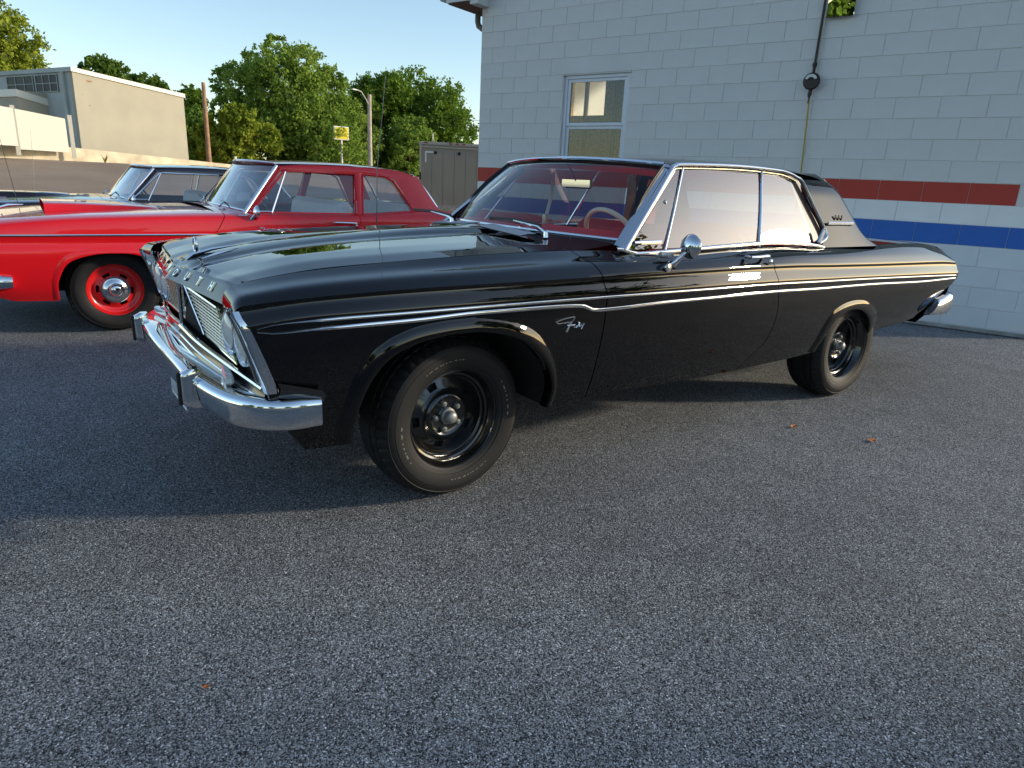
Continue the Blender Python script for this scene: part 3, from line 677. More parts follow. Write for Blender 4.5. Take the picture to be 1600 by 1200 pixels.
    for s in(1,-1):
        P=[]
        for z in np.linspace(0,1,11):
            k2=min(1,math.sin(math.pi*(.05+.9*z))*2.2)**.6; P.append([(.895+.060*k2*max(0,math.cos(q))**.5,s*.545+.025*math.copysign(abs(math.sin(q))**.7,math.sin(q))*(.8+.2*k2),.462+.140*z) for q in np.linspace(-math.pi/2,math.pi/2,11)])
        g=MB().grid(P); g.add([P[0][j] for j in range(11)],[tuple(range(11))]); g.add([P[-1][j] for j in range(11)],[tuple(range(11))[::-1]]); gu=g.obj('bumper_guard','chrome',root,sharp=50)
        MB().box((.957,s*.545,.532),(.012,.020,.120),bev=.004).obj('guard_rubber','gasket',gu)
        MB().sphere((.70,s*.941,.513),.014,10,6,(1,.5,1)).obj('bumper_bolt','chrome',bo)
    MB().box((.885,.055,.418),(.004,.31,.155),bev=.0015).obj('license_plate','plate_white',root)
    MB().tube([(.885,-.10,.340),(.885,.21,.340)],.005).obj('plate_frame','chrome',root)
    # ---- rear bumper
    path=smooth_poly([(-4.06,.800,0),(-4.20,.806,0),(-4.34,.790,0),(-4.44,.72,0),(-4.47,.5,0),(-4.48,0,0)],28); full=[np.array(p) for p in path]+[np.array((p[0],-p[1],0)) for p in path[::-1][1:]]; P=[]
    for i,p in enumerate(full):
        t=full[min(i+1,len(full)-1)]-full[max(i-1,0)]; t/=np.linalg.norm(t); nn=np.array((-t[1],t[0],0)); e=min(1,min(i,len(full)-1-i)/9); nn=nn if nn@np.array((p[0]+3.9,p[1],0))>0 else -nn
        P.append([tuple(p+nn*a+np.array((.05*(1-e)*(-(z-.53)/.08),0,.53+(z-.53)*(.70+.30*e)-.012*(1-e)))) for a,z in((-.03,.618),(-.006,.616),(.012,.598),(.020,.56),(.014,.50),(-.004,.462),(-.04,.450))])
    B=MB().grid(P); B.f.append(tuple(range(7))); B.f.append(tuple(range((len(full)-1)*7,len(full)*7))); B.m+=[0,0]; B.obj('rear_bumper','chrome',root,sharp=50)
    for s in(1,-1):
        t=MB().lathe([(.075,0),(.078,-.02),(.062,-.03)],'x',(-4.33,s*.55,.75),28).obj('tail_light','chrome',root); MB().lathe([(.064,-.028),(.03,-.038),(.0005,-.04)],'x',(-4.33,s*.55,.75),28).obj('lens','marker_red',t)
        mb=MB(); mb.box((-4.375,s*.775,.745),(.012,.03,.06),bev=.004); mb.obj('fin_trim','chrome',root)
    # ---- roof
    zc=Cv([(-1.12,1.392),(-1.3,1.415),(-1.7,1.435),(-2.2,1.438),(-2.5,1.425),(-2.66,1.40),(-2.78,1.365)])
    ze=Cv([(-1.12,1.358),(-1.23,1.368),(-1.40,1.388),(-1.79,1.400),(-2.25,1.392),(-2.5,1.380),(-2.64,1.352),(-2.74,1.31)])
    P=[]
    for t in np.linspace(0,1,46):
        row=[]
        for sv in np.linspace(-1,1,37):
            a=abs(sv); x0=-1.10-.13*a**2.4; x1=-2.76+.06*a**2.5; x=x0+(x1-x0)*t; y=sv*(.662-.035*min(1,max(0,(-2.28-x)/.2))); z=float(zc(x))*(1-a**3.2)+float(ze(x))*a**3.2
            if a>.999: z-=.004
            row.append((x,y,z))
        P.append(row)
    MB().grid(P).obj('roof','black_paint',root)
    P2=[[(p[0],p[1]*.965,p[2]-.028) for p in row] for row in P[1:-1]]; MB().grid(P2).obj('headliner','headliner',root)
    K=.4; yk=lambda z:.80-K*(z-1.0)
    for s in(1,-1):
        # sail panel
        fe=Cv([(.98,-2.43),(1.01,-2.455),(1.074,-2.487),(1.2,-2.425),(1.337,-2.345),(1.40,-2.30)]); re_=Cv([(.98,-3.06),(1.03,-2.95),(1.10,-2.885),(1.186,-2.822),(1.30,-2.735),(1.36,-2.67),(1.40,-2.63)])
        P=[]
        for z in np.linspace(.984,1.385,22):
            row=[]; a,b=float(fe(z)),float(re_(z)); y0=yk(z)-.055*max(0,(z-1.27)/.115)**2; b+=.035*min(1,(z-.98)/.1)
            for t in np.linspace(0,1,10): row.append((a+(b-a)*t,s*(y0+.003*math.sin(math.pi*t)-.002*t**6),z))
            for q in(.12,.25,.4,.55,.7,.85,1.0): row.append((b-.085*math.sin(q*math.pi/2),s*(y0-.002-.075*(1-math.cos(q*math.pi/2))),z))
            row.append((b-.08,s*(y0-.13),z)); P.append(row)
        # roll the top over onto the roof
        top=[]
        for p in P[-1]: top.append((p[0]+.01,s*(abs(p[1])-.016),p[2]+.010))
        P.append(top); top2=[(p[0]+.012,s*(abs(p[1])-.03),min(p[2]+.006,float(ze(max(p[0],-2.7)))+.012)) for p in top]; P.append(top2)
        MB().grid(P,flip=s>0).obj('sail_panel','black_paint',root,sharp=60)
        # chrome frame line over the side glass
        ln=smooth_poly([(-.842,.802,.998),(-1.06,.728,1.19),(-1.236,.666,1.345),(-1.285,.652,1.374),(-1.367,.647,1.386),(-1.785,.642,1.399),(-2.12,.644,1.394),(-2.223,.648,1.384),(-2.29,.655,1.366),(-2.345,.668,1.337),(-2.42,.722,1.20),(-2.487,.772,1.074),(-2.475,.787,1.035),(-2.40,.797,1.008)],70)
        strip_mb([(p[0],p[1]+.004,p[2]) for p in ln],.0095,.014,s,6).obj('drip_rail','chrome',root)
        ln2=[(p[0],p[1]-.006,p[2]-.018) for p in ln[16:46]]; strip_mb([tuple(q) for q in ln2],.006,.008,s,5).obj('window_frame','dull_chrome',root)
        # A pillar
        P=[]
        for t in np.linspace(0,1,14):
            a=np.array((-.845,.800,.995))*(1-t)+np.array((-1.262,.660,1.362))*t; P.append([tuple(a+np.array(q)) for q in((-.030,-.002,-.012),(-.012,.006,-.002),(.004,.003,.006),(.008,-.006,.010),(.012,-.004,.013),(.020,-.020,.021),(.024,-.034,.022),(.014,-.044,.016))])
        mb=MB().grid(P,flip=True); 
        if s<0: mb.v=[(x,-y,z) for x,y,z in mb.v]
        mb.obj('windshield_pillar','chrome',root,sharp=35)
        # belt moulding
        bm=smooth_poly([(-.80,.805,1.000),(-.84,.806,.998),(-.90,.812,.983),(-.945,.812,.979),(-1.1,.808,.984),(-1.5,.806,1.001),(-1.907,.798,1.015),(-2.2,.800,1.008),(-2.37,.804,.996),(-2.45,.806,.984)],50)
        strip_mb([tuple(p) for p in bm],.0105,.010,s,6).obj('belt_moulding','chrome',root)
        # side glass panes (slightly bowed), each its own pane
        def pane(nm,c,m='side_glass'):
            P=surf_patch(*c,nu=10,nv=10,bow2=(0,.006,0))
            if s<0: P=P*np.array([1,-1,1])
            glass_patch(root,nm,m,P)
        pt=lambda x,z:(x,yk(z)-.014,z)
        pane('vent_window',(pt(-.865,.995),pt(-1.118,.998),pt(-1.315,1.358),pt(-1.352,1.366)))
        pane('door_window',(pt(-1.128,.998),pt(-1.842,1.010),pt(-1.362,1.367),pt(-1.990,1.378)))
        pane('quarter_window',(pt(-1.860,1.010),pt(-2.385,.998),pt(-2.005,1.378),pt(-2.262,1.368)))
        for a,b,rw in(((-1.122,.99),(-1.358,1.372),.0065),((-1.850,.99),(-1.998,1.385),.0085)):
            p,q=pt(*a),pt(*b); mb=MB().tube([(p[0],s*(p[1]+.006),p[2]),((p[0]+q[0])/2,s*((p[1]+q[1])/2+.009),(p[2]+q[2])/2),(q[0],s*(q[1]+.006),q[2])],rw,8); mb.obj('window_divider','chrome',root)
        p=pt(-.93,1.025); q=pt(-1.105,1.028); MB().tube([(p[0],s*(p[1]+.006),p[2]),(q[0],s*(q[1]+.006),q[2])],.009,8).obj('vent_window_sill','chrome',root)
        MB().sphere((-1.185,s*(yk(1.21)-.01),1.205),.012,8,6).obj('vent_latch','dull_chrome',root)
        P=[[(a[0],s*(yk(a[1])-.020),a[1]),(b_[0],s*(yk(b_[1])-.012),b_[1])] for a,b_ in zip(smooth_poly([(-2.235,1.375),(-2.262,1.355),(-2.33,1.16),(-2.380,1.0)],8),smooth_poly([(-2.29,1.380),(-2.345,1.345),(-2.43,1.19),(-2.485,1.05)],8))]
        MB().grid(P).obj('quarter_pillar','dark_trim',root)
        # chrome foot of the quarter window
        MB().box((-2.418,s*.800,1.045),(.030,.016,.09),rot=Matrix.Rotation(R(-24),3,'Y'),bev=.005).obj('window_foot','chrome',root)
        # sail panel badge
        b=MB().box((-2.665,s*(yk(1.117)+.012),1.117),(.285,.010,.020),bev=.004).obj('sail_badge','chrome',root,smooth=False)
        for k2 in range(3): MB().box((-2.62-.035*k2,s*(yk(1.148)+.009),1.150),(.008,.006,.028)).obj('badge_mark','gasket',b,smooth=False)
        # mirror
        if s>0:
            mr=MB().tube([(-1.055,.905,.940),(-1.058,.925,.952),(-1.075,.945,.985),(-1.10,.955,1.010)],[.020,.012,.009,.008],10).obj('door_mirror','chrome',root)
            MB().lathe([(.0005,.030),(.018,.027),(.036,.018),(.050,.006),(.056,-.006),(.054,-.012)],'x',(-1.105,.958,1.024),32).obj('mirror_shell','chrome',mr)
            MB().lathe([(.054,-.011),(.0004,-.011)],'x',(-1.105,.958,1.024),32).obj('mirror_face','mirror_glass',mr)
            MB().tube([(-.985,.895,.983),(-1.055,.900,.980)],.014,8).obj('lock_cylinder','dull_chrome',root)
        # handle
        hd=MB().tube([(-1.60,s*.900,.962),(-1.60,s*.935,.962),(-1.64,s*.940,.962),(-1.72,s*.938,.964),(-1.755,s*.925,.964),(-1.76,s*.90,.964)],.0105,8,rz=.8).obj('door_handle','chrome',root)
        MB().sphere((-1.775,s*.927,.935),.015,10,6,(1,.6,1)).obj('handle_button','chrome',hd)
        MB().lathe([(.020,0),(.018,.006),(.0005,.008)],'y',(-1.0,.935*s if s>0 else -.94,.93),20).obj('lock_plate','chrome',root)
    # ---- script on the fender
    FURY=[[(-0.4532,0.7514),(-0.4485,0.754),(-0.4279,0.7527),(-0.4018,0.7501),(-0.3776,0.7452),(-0.3635,0.7417),(-0.3611,0.7363),(-0.3671,0.7324),(-0.3858,0.7331),(-0.4267,0.7333)],[(-0.4521,0.7474),(-0.4399,0.7346),(-0.4309,0.7191),(-0.4171,0.6926)],[(-0.416,0.721),(-0.4338,0.7201),(-0.4575,0.721)],[(-0.4352,0.7372),(-0.4224,0.7152),(-0.4087,0.6957)],[(-0.4562,0.7194),(-0.4509,0.7117),(-0.4585,0.7099),(-0.4682,0.7184),(-0.4646,0.7094),(-0.4704,0.7112),(-0.4796,0.7256)],[(-0.4747,0.7295),(-0.4827,0.7242),(-0.4794,0.7116),(-0.4913,0.7142)],[(-0.4949,0.7232),(-0.4897,0.7143),(-0.5003,0.7146),(-0.5071,0.7228),(-0.4991,0.7112),(-0.4934,0.6999)]]
    mb=MB()
    for i,st in enumerate(FURY):
        pts=smooth_poly(st,len(st)*3); mb.tube([(p[0],.9575,p[1]) for p in pts],.0034 if i<1 else .0022,5)
    mb.obj('name_script','chrome',root)
    # ---- windshield and backlight
    P=[]; Pi=[]
    wtop=lambda a:(-1.112-.112*a**2.2,1.390-.022*a**2)
    for t in np.linspace(0,1,14):
        row=[]
        for sv in np.linspace(-1,1,37):
            a=abs(sv); x0,z0=wb(a)-.012,1.048-.014*a*a; x1,z1=wtop(a); yb=.742; yt=.640; y=(yb+(yt-yb)*t)*sv
            row.append((x0+(x1-x0)*t+.02*math.sin(math.pi*t),y,z0+(z1-z0)*t+.012*math.sin(math.pi*t)))
        P.append(row)
    glass_patch(root,'windshield','car_glass',P)
    top=[P[-1][i] for i in range(37)]; bot=[P[0][i] for i in range(37)]; L_=[P[i][0] for i in range(14)]; R_=[P[i][-1] for i in range(14)]
    lift=lambda q,d=.006:[(p[0]+d,p[1],p[2]+d) for p in q]
    g=MB(); 
    for q in(L_,R_):
        sg=1 if q[0][1]>0 else -1; g.tube([(p[0]+.004,p[1],p[2]+.004) for p in q],.006,6); n_=len(q)
        g.grid([[(p[0]+.004,p[1],p[2]+.006),(p[0]+.010,p[1]+sg*.012,p[2]+.010),(-.845+.024+(-1.262+.845)*t,sg*(.800-.034+(.66-.80)*t),.995+.022+(1.362-.995)*t)] for p,t in zip(q,np.linspace(0,1,n_))])
    g.tube(lift(top,-.002),.008,6); g.obj('windshield_gasket','gasket',root)
    c=MB(); c.tube([(p[0]+.004,p[1]*1.01,p[2]+.012) for p in top],.010,8); c.obj('header_moulding','chrome',root)
    c=MB(); c.tube([(p[0]+.012,p[1],p[2]-.002) for p in bot],.008,8); c.obj('cowl_moulding','chrome',root)
    rb=[(-2.745+.055*abs(s)**2.5,s*.585,1.392-.03*s*s) for s in np.linspace(-1,1,25)]; rt=[(-3.17+.13*abs(s)**2.2,s*.69,1.004) for s in np.linspace(-1,1,25)]
    P=[[tuple(np.array(a)*(1-t)+np.array(b)*t+np.array((-.03*math.sin(math.pi*t),0,.03*math.sin(math.pi*t)))) for a,b in zip(rb,rt)] for t in np.linspace(0,1,10)]
    glass_patch(root,'rear_window','car_glass',P)
    c=MB()
    for q in(P[0],P[-1],[r_[0] for r_ in P],[r_[-1] for r_ in P]): c.tube(q,.011,6)
    c.obj('rear_window_moulding','gasket',root)
    # ---- wipers
    for s,pv in((1,(-.665,.47,1.045)),(-1,(-.60,-.28,1.055))):
        e=(-.735-.02,pv[1]-.52,1.085); w_=MB().tube([pv,(pv[0]-.03,pv[1]-.10,1.066),(pv[0]-.07,pv[1]-.36,1.078)],[.009,.006,.004],6).obj('wiper_arm','chrome',root)
        MB().tube([(pv[0],pv[1],pv[2]-.02),(pv[0],pv[1],pv[2]+.006)],[.014,.010],10).obj('wiper_pivot','chrome',w_)
        MB().tube([(pv[0]-.075,pv[1]-.14,1.068),(pv[0]-.082,pv[1]-.36,1.080),(pv[0]-.07,pv[1]-.58,1.076)],.006,5,rz=1.5).obj('wiper_blade','gasket',w_)
    # ---- interior
    P=[]
    for t in np.linspace(0,1,10):
        P.append([(-.80-.24*t-.08*(abs(s)**2),s*.70,1.030+.022*math.sin(math.pi*t)-.05*t**3+(.018 if s>.1 else 0)*math.sin(math.pi*t)) for s in np.linspace(-1,1,21)])
    P.append([(p[0],p[1],p[2]-.25) for p in P[-1]]); MB().grid(P).obj('dashboard','red_vinyl',root)
    for s in(1,-1):
        MB().box((-1.35,s*.745,.75),(1.1,.03,.46)).obj('door_card','red_vinyl',root)
        MB().box((-2.35,s*.735,.78),(.9,.03,.42)).obj('quarter_trim','red_vinyl',root)
        MB().tube([(-.93,s*.735,1.0),(-1.31,s*.61,1.35)],.018,6).obj('pillar_trim','gasket',root)
        P=[[(x,s*(yk(z)-.04),z) for x in(-2.46,-2.56,-2.62)] for z in np.linspace(1.0,1.33,5)]; MB().grid([[(p[0]-.22*(1.36-p[2])*(1 if i else .35),p[1],p[2]) for i,p in enumerate(row)] for row in P]).obj('sail_trim','headliner',root)
    seat(root,'front_seat','red_vinyl',-1.55,1.36,-1.86,.985); seat(root,'rear_seat','red_vinyl',-2.45,1.30,-2.74,.975)
    MB().box((-2.97,0,.985),(.36,1.36,.02)).obj('parcel_shelf','gasket',root)
    # steering wheel
    rim=[]; cc=Vector((-1.19,.38,.985)); ax=Vector((-.86,0,.51)).normalized(); e1=Vector((0,1,0)); e2=ax.cross(e1).normalized()
    pts=[cc+(e1*math.cos(a)+e2*math.sin(a))*.195 for a in np.linspace(0,2*math.pi,41)]
    sw=MB().tube([tuple(p) for p in pts],.0125,8,cap=False).obj('steering_wheel','cream_plastic',root)
    MB().tube([tuple(cc-ax*.02),tuple(cc-ax*.42)],.028,10).obj('steering_column','red_vinyl',sw)
    mb=MB(); mb.tube([tuple(cc+e1*.19),tuple(cc-ax*.05),tuple(cc-e1*.19)],.010,6); mb.obj('spokes','cream_plastic',sw)
    im=MB().box((-1.235,0,1.275),(.022,.21,.055),rot=Matrix.Rotation(R(12),3,'Z'),bev=.008).obj('rear_view_mirror','chrome',root)
    MB().tube([(-1.16,0,1.375),(-1.20,0,1.33),(-1.228,0,1.29)],.006,6).obj('mirror_stem','chrome',im)
    MB().tube([(-1.55,-.60,1.34),(-1.30,-.30,1.20),(-1.12,-.12,1.06)],.011,5,rz=.3).obj('shoulder_belt','cream_plastic',root)
    MB().box((-1.12,-.12,1.07),(.02,.035,.06),bev=.004).obj('belt_buckle','dull_chrome',root)
    # ---- antenna, passenger fender
    MB().tube([(-.42,-.86,.94),(-.40,-.80,1.30),(-.43,-.74,1.80)],[.0035,.0026,.0016],5).obj('antenna','dull_chrome',root)
    # ---- wheels
    for x,k in((0,1.0),(-2.946,1.0)):
        for s in(1,-1): wheel('b','black',root,(x,s*.778,.336),s,steer=R(2) if x==0 else 0,roll=R(20+40*(x<0)))
    return root,S
build_black()

# ================================================================ RED SEDAN / DARK COUPE (parked beyond)
def build_beyond(kind):
    red=kind=='red'; paint='red_paint' if red else 'cherry_paint'
    if red: root=empty('parked_car',(.78,-3.855,0),label='bright red two-door sedan with a hood scoop and red wheels, parked behind the black car',cat='car',group='classic cars parked side by side')
    else: root=empty('parked_car',(1.30,-6.80,.0),label='dark cherry hardtop coupe showing only its roof and hood beyond the red sedan',cat='car',group='classic cars parked side by side')
    YS=Cv([(-4.4,.84),(-3,.92),(-1.2,.955),(.3,.955),(.9,.93)]); X=[.9,.6,.3,0,-.3,-.6,-.9,-1.2,-1.6,-2,-2.4,-2.7,-3,-3.4,-3.8,-4.1,-4.45]
    dz=0 if red else -.045
    ay=Cv([(.9,.68),(-.6,.72),(-.95,.76),(-1.1,.815),(-2.6,.81),(-3.2,.76),(-4.4,.70)])
    az=Cv([(.9,.835+dz),(.65,.862+dz),(.2,.895+dz),(-.3,.912+dz),(-.8,.925+dz),(-1.05,.925+dz),(-2.1,.925+dz),(-2.6,.965+dz),(-3.4,.965+dz),(-4.1,.94+dz),(-4.4,.88+dz)])
    rz=Cv([(.9,.80+dz),(.65,.825+dz),(.2,.860+dz),(-.3,.880+dz),(-1,.888+dz),(-2.1,.888+dz),(-3.2,.885+dz),(-4.4,.84+dz)])
    st=lambda x:.757+dz
    bz=Cv([(.9,.33),(.62,.285),(.3,.275),(-.4,.30),(-2.4,.31),(-3.3,.36),(-4.4,.50)])
    rows=[([(x,float(ay(x))) for x in X],[(x,float(az(x))) for x in X]),
          ([(x,float(ay(x))*.5+float(YS(x))*.5-.01) for x in X],[(x,float(az(x))*.62+float(rz(x))*.38+.006) for x in X]),
          ([(x,float(YS(x))-.022) for x in X],[(x,float(rz(x))) for x in X]),
          ([(x,float(YS(x))-.006) for x in X],[(x,float(rz(x))*.5+st(x)*.5) for x in X]),
          ([(x,float(YS(x))) for x in X],[(x,st(x)) for x in X]),
          ([(x,float(YS(x))-.014) for x in X],[(x,st(x)-.055) for x in X]),
          ([(x,float(YS(x))+.004) for x in X],[(x,st(x)-.125) for x in X]),
          ([(x,float(YS(x))-.004) for x in X],[(x,(st(x)-.125)*.62+float(bz(x))*.38) for x in X]),
          ([(x,float(YS(x))-.03) for x in X],[(x,(st(x)-.125)*.25+float(bz(x))*.75) for x in X]),
          ([(x,float(YS(x))-.075) for x in X],[(x,float(bz(x))) for x in X])]
    sub=[4,4,4,3,3,4,5,5,4]
    XF=Cv([(.28,.62),(.33,.74),(.45,.80),(.60,.84),(.75,.88),(.82,.88),(.90,.86)]); XR=Cv([(.3,-3.9),(.5,-4.25),(.7,-4.35),(.9,-4.3)])
    DF=Cv([(.3,-.70),(.72,-.705),(.80,-.76),(.905,-.822)]); DR=Cv([(.3,-1.9),(.5,-1.98),(.95,-1.985)])
    ai=[(.372,.29),(.374,.36),(.362,.44),(.29,.56),(.13,.615),(-.04,.622),(-.16,.606),(-.28,.545),(-.36,.45),(-.39,.36),(-.39,.30)]
    ao=[(.41,.29),(.412,.37),(.40,.46),(.32,.60),(.14,.66),(-.05,.667),(-.19,.650),(-.32,.58),(-.41,.46),(-.43,.36),(-.43,.30)]
    af=[tuple(p) for p in smooth_poly(ai,50)]; ar=[(p[0]-2.946,p[1]) for p in af]
    S=car_shell(root,dict(paint=paint,rows=rows,crease=[4],sub=sub,xf=.9,xr=-4.4,x_front=XF,x_rear=XR,door_f=DF,door_r=DR,arch_f=af,arch_r=ar,jz=5,dx=.04,floor=.30)); jz=sum(sub[:5])
    for s in(1,-1):
        lip(root,S,ai,ao,jz,paint,s,.008); lip(root,S,[(p[0]-2.946,p[1]) for p in ai],[(p[0]-2.946,p[1]) for p in ao],jz,paint,s,.008)
        xs=np.linspace(.87,-4.2,60); strip_mb([(x,float(YS(x))+.001,st(x)) for x in xs],.008,.008,s).obj('side_strip','chrome',root)
    # hood with raised middle
    hz=lambda x,s: float(az(x))+(.012 if red else .03)*(1-s**2)*min(1,(1.0-x)/.6)
    plate_grid(root,'hood',paint,np.linspace(.86,-.78,30),lambda x:float(ay(x))-.004,hz)
    def cowl(x,s): return float(az(x))+.03*(1-s*s)
    plate_grid(root,'cowl_panel',paint,np.linspace(-.785,-1.05,5),lambda x:float(ay(x))-.004,cowl)
    plate_grid(root,'trunk_lid',paint,np.linspace(-2.80,-4.3,16),lambda x:float(ay(x))-.004,lambda x,s:float(az(x))+.02*(1-s*s))
    MB().box((-4.30,0,.66),(.06,1.62,.46),bev=.02).obj('tail_panel',paint,root)
    MB().box((.83,0,.64),(.05,1.66,.30),bev=.01).obj('grille','black_matte',root)
    MB().box((.84,0,.40),(.06,1.6,.16),bev=.02).obj('front_valance',paint,root)
    for s in(1,-1):
        for yy in(.56,.76):
            h=MB().lathe([(.088,-.02),(.091,.004),(.078,.010)],'x',(.865,s*yy,.67),28).obj('headlight','chrome',root); MB().lathe([(.078,.006),(.04,.02),(.0005,.024)],'x',(.865,s*yy,.67),28).obj('lens','lens_white',h)
    mb=MB()
    for q in range(7): mb.tube([(.862,-.45,.58+.03*q),(.862,.45,.58+.03*q)],.005,5)
    mb.obj('grille_bars','chrome',root)['kind']='stuff'
    # bumpers
    for fr in(1,-1):
        xb=.93 if fr>0 else -4.42; full=smooth_poly([((.635 if fr>0 else -4.1),.952,0),((.75 if fr>0 else -4.25),.945,0),(xb-fr*.07,.88,0),(xb,.70,0),(xb+fr*.01,0,0)],20); full=[np.array(p) for p in full]+[np.array((p[0],-p[1],0)) for p in full[::-1][1:]]; P=[]
        for i,p in enumerate(full):
            t=full[min(i+1,len(full)-1)]-full[max(i-1,0)]; t/=np.linalg.norm(t); nn=np.array((-t[1],t[0],0)); nn=nn if nn@np.array((fr*1.0,.0,0)) *1+nn@p*.5*fr*fr>0 else -nn
            if nn@np.array((p[0]+1.7,p[1],0))<0: nn=-nn
            e=min(1,min(i,len(full)-1-i)/4)
            P.append([tuple(p+nn*a+np.array((0,0,.43+(z-.43)*(.8+.2*e)))) for a,z in((-.03,.485),(.0,.487),(.014,.47),(.018,.43),(.010,.39),(-.03,.378))])
        B=MB().grid(P); B.f.append(tuple(range(6))); B.f.append(tuple(range((len(full)-1)*6,len(full)*6))); B.m+=[0,0]; B.obj('front_bumper' if fr>0 else 'rear_bumper','chrome',root,sharp=50)
    # greenhouse
    zt=1.342 if red else 1.262; zb=.925+dz; K=.4; y0=.825; yk=lambda z:y0-K*(z-.92-dz)
    zg=1.268 if red else 1.185; xo=0
    RX=[(-1.30,-1.33),(-2.66,-2.70)]
    P=[]
    for t in np.linspace(0,1,26):
        row=[]
        for sv in np.linspace(-1,1,25):
            a=abs(sv); xx=(-1.16-.14*a*a)*(1-t)+(-2.74+.06*a*a)*t; zc_=zt-.012+.045*math.sin(math.pi*min(1,t*1.05+.03))**.6; ze_=zt-.015+.018*math.sin(math.pi*t)-.02*t**4; row.append((xx,sv*.655,zc_*(1-a**3)+ze_*a**3))
        P.append(row)
    MB().grid(P).obj('roof',paint,root); MB().grid([[(p[0],p[1]*.97,p[2]-.03) for p in r_] for r_ in P[1:-1]]).obj('headliner','grey_trim',root)
    frm=paint if red else 'chrome'
    for s in(1,-1):
        pt=lambda x,z,o=0:(x,s*(yk(z)+o),z)
        # roof side rail and pillars as one band of quads
        def band(nm,A,B,m=paint,n=10,bul=.006):
            A=smooth_poly(A,n); B=smooth_poly(B,n); P=[[tuple(np.array(a)*(1-t)+np.array(b)*t+np.array((0,s*bul*math.sin(math.pi*t),0))) for t in(0,.1,.3,.5,.7,.9,1)] for a,b in zip(A,B)]
            mb=MB().grid(P,flip=s>0); return mb.obj(nm,m,root,sharp=60)
        band('roof_rail',[pt(-1.33,zt-.035),pt(-1.6,zt-.01),pt(-2.1,zt-.008),pt(-2.50,zt-.022),pt(-2.68,zt-.075)],[pt(-1.37,zg+.012),pt(-1.6,zg+.014),pt(-2.1,zg+.012),pt(-2.40,zg-.018),pt(-2.47,zg-.065)])
        band('windshield_pillar',[pt(-1.015,zb-.01,-.01),pt(-1.35,zt-.03,-.01)],[pt(-1.05,zb-.01,.002),pt(-1.385,zg+.03,.002)],paint)
        strip_mb([(p[0],abs(p[1])-.004,p[2]) for p in (pt(-.998,zb-.01),pt(-1.17,(zb+zt)/2-.015),pt(-1.335,zt-.03))],.017,.012,s).obj('pillar_trim','chrome',root)
        band('rear_pillar',[pt(-2.44,zg-.04),pt(-2.60,zb+.03),pt(-2.61,zb+.0)],[pt(-2.68,zt-.06),pt(-2.86,zb+.06),pt(-2.93,zb+.035)],paint,bul=.01)
        if red: band('door_pillar',[pt(-2.045,zg+.02),pt(-2.00,zb-.01)],[pt(-2.115,zg+.02),pt(-2.065,zb-.01)],paint)
        # frames
        def loop(pts,rad,m,nm):
            mb=MB(); mb.tube([(p[0],p[1]+s*.004,p[2]) for p in pts],rad,6); return mb.obj(nm,m,root)
        loop([pt(-1.055,zb),pt(-1.385,zg),pt(-1.45,zg+.006),pt(-2.035,zg+.006),pt(-1.98,zb)],.010,frm,'window_frame')
        loop([pt(-2.05,zb),pt(-2.115,zg+.004),pt(-2.34,zg-.005),pt(-2.41,zg-.04),pt(-2.575,zb+.045)],.010,frm,'window_frame')
        loop([pt(-1.225,zb),pt(-1.40,zg)],.009,'chrome','window_divider')
        loop([pt(-1.04,zb+.008),pt(-1.22,zb+.010)],.008,'chrome','vent_window_sill')
        band('belt_panel',[pt(-1.03,zb+.012),pt(-1.6,zb+.008),pt(-2.2,zb+.010),pt(-2.62,zb+.045)],[(-1.03,s*.82,zb-.012),(-1.6,s*.82,zb-.012),(-2.2,s*.818,zb-.008),(-2.62,s*.812,zb+.03)],paint,bul=.003)
        def pane(nm,c): glass_patch(root,nm,'red_glass',surf_patch(*c,nu=6,nv=6))
        q=lambda x,z:pt(x,z,-.012)
        pane('vent_window',(q(-1.04,zb),q(-1.22,zb),q(-1.37,zg),q(-1.40,zg)))
        pane('door_window',(q(-1.225,zb),q(-1.985,zb),q(-1.405,zg+.01),q(-2.045,zg+.01)))
        pane('quarter_window',(q(-2.055,zb),q(-2.58,zb+.03),q(-2.11,zg+.01),q(-2.39,zg-.02)))
    P=[[((-.93-.10*a*a)*(1-t)+(-1.20-.12*a*a)*t, sv*(.775*(1-t)+.655*t), (zb+.035-.025*a*a)*(1-t)+(zt-.0-.018*a*a)*t+.01*math.sin(math.pi*t)) for sv in np.linspace(-1,1,25) for a in(abs(sv),)] for t in np.linspace(0,1,10)]
    glass_patch(root,'windshield','red_glass',P); c=MB(); c.tube([(p[0]+.004,p[1],p[2]+.010) for p in P[-1]],.008,6); c.tube([(p[0]+.006,p[1],p[2]) for p in P[0]],.009,6); c.obj('windshield_moulding','chrome',root)
    P=[[((-2.73+.05*a*a)*(1-t)+(-3.02+.12*a*a)*t, sv*(.60*(1-t)+.70*t), (zt-.03-.03*a*a)*(1-t)+(zb+.065)*t+.02*math.sin(math.pi*t)) for sv in np.linspace(-1,1,17) for a in(abs(sv),)] for t in np.linspace(0,1,8)]
    glass_patch(root,'rear_window','red_glass',P); c=MB()
    for qq in(P[0],P[-1],[r_[0] for r_ in P],[r_[-1] for r_ in P]): c.tube(qq,.012,6)
    c.obj('rear_window_moulding','chrome',root)
    # inside
    MB().box((-1.13,0,.86+dz),(.22,1.4,.10),bev=.03).obj('dashboard','grey_trim',root)
    seat(root,'front_seat','grey_trim',-1.65,1.36,-1.93,.955+dz); seat(root,'rear_seat','grey_trim',-2.4,1.3,-2.62,.94+dz)
    cc=Vector((-1.30,.38,.90+dz)); ax=Vector((-.86,0,.51)).normalized(); e1=Vector((0,1,0)); e2=ax.cross(e1)
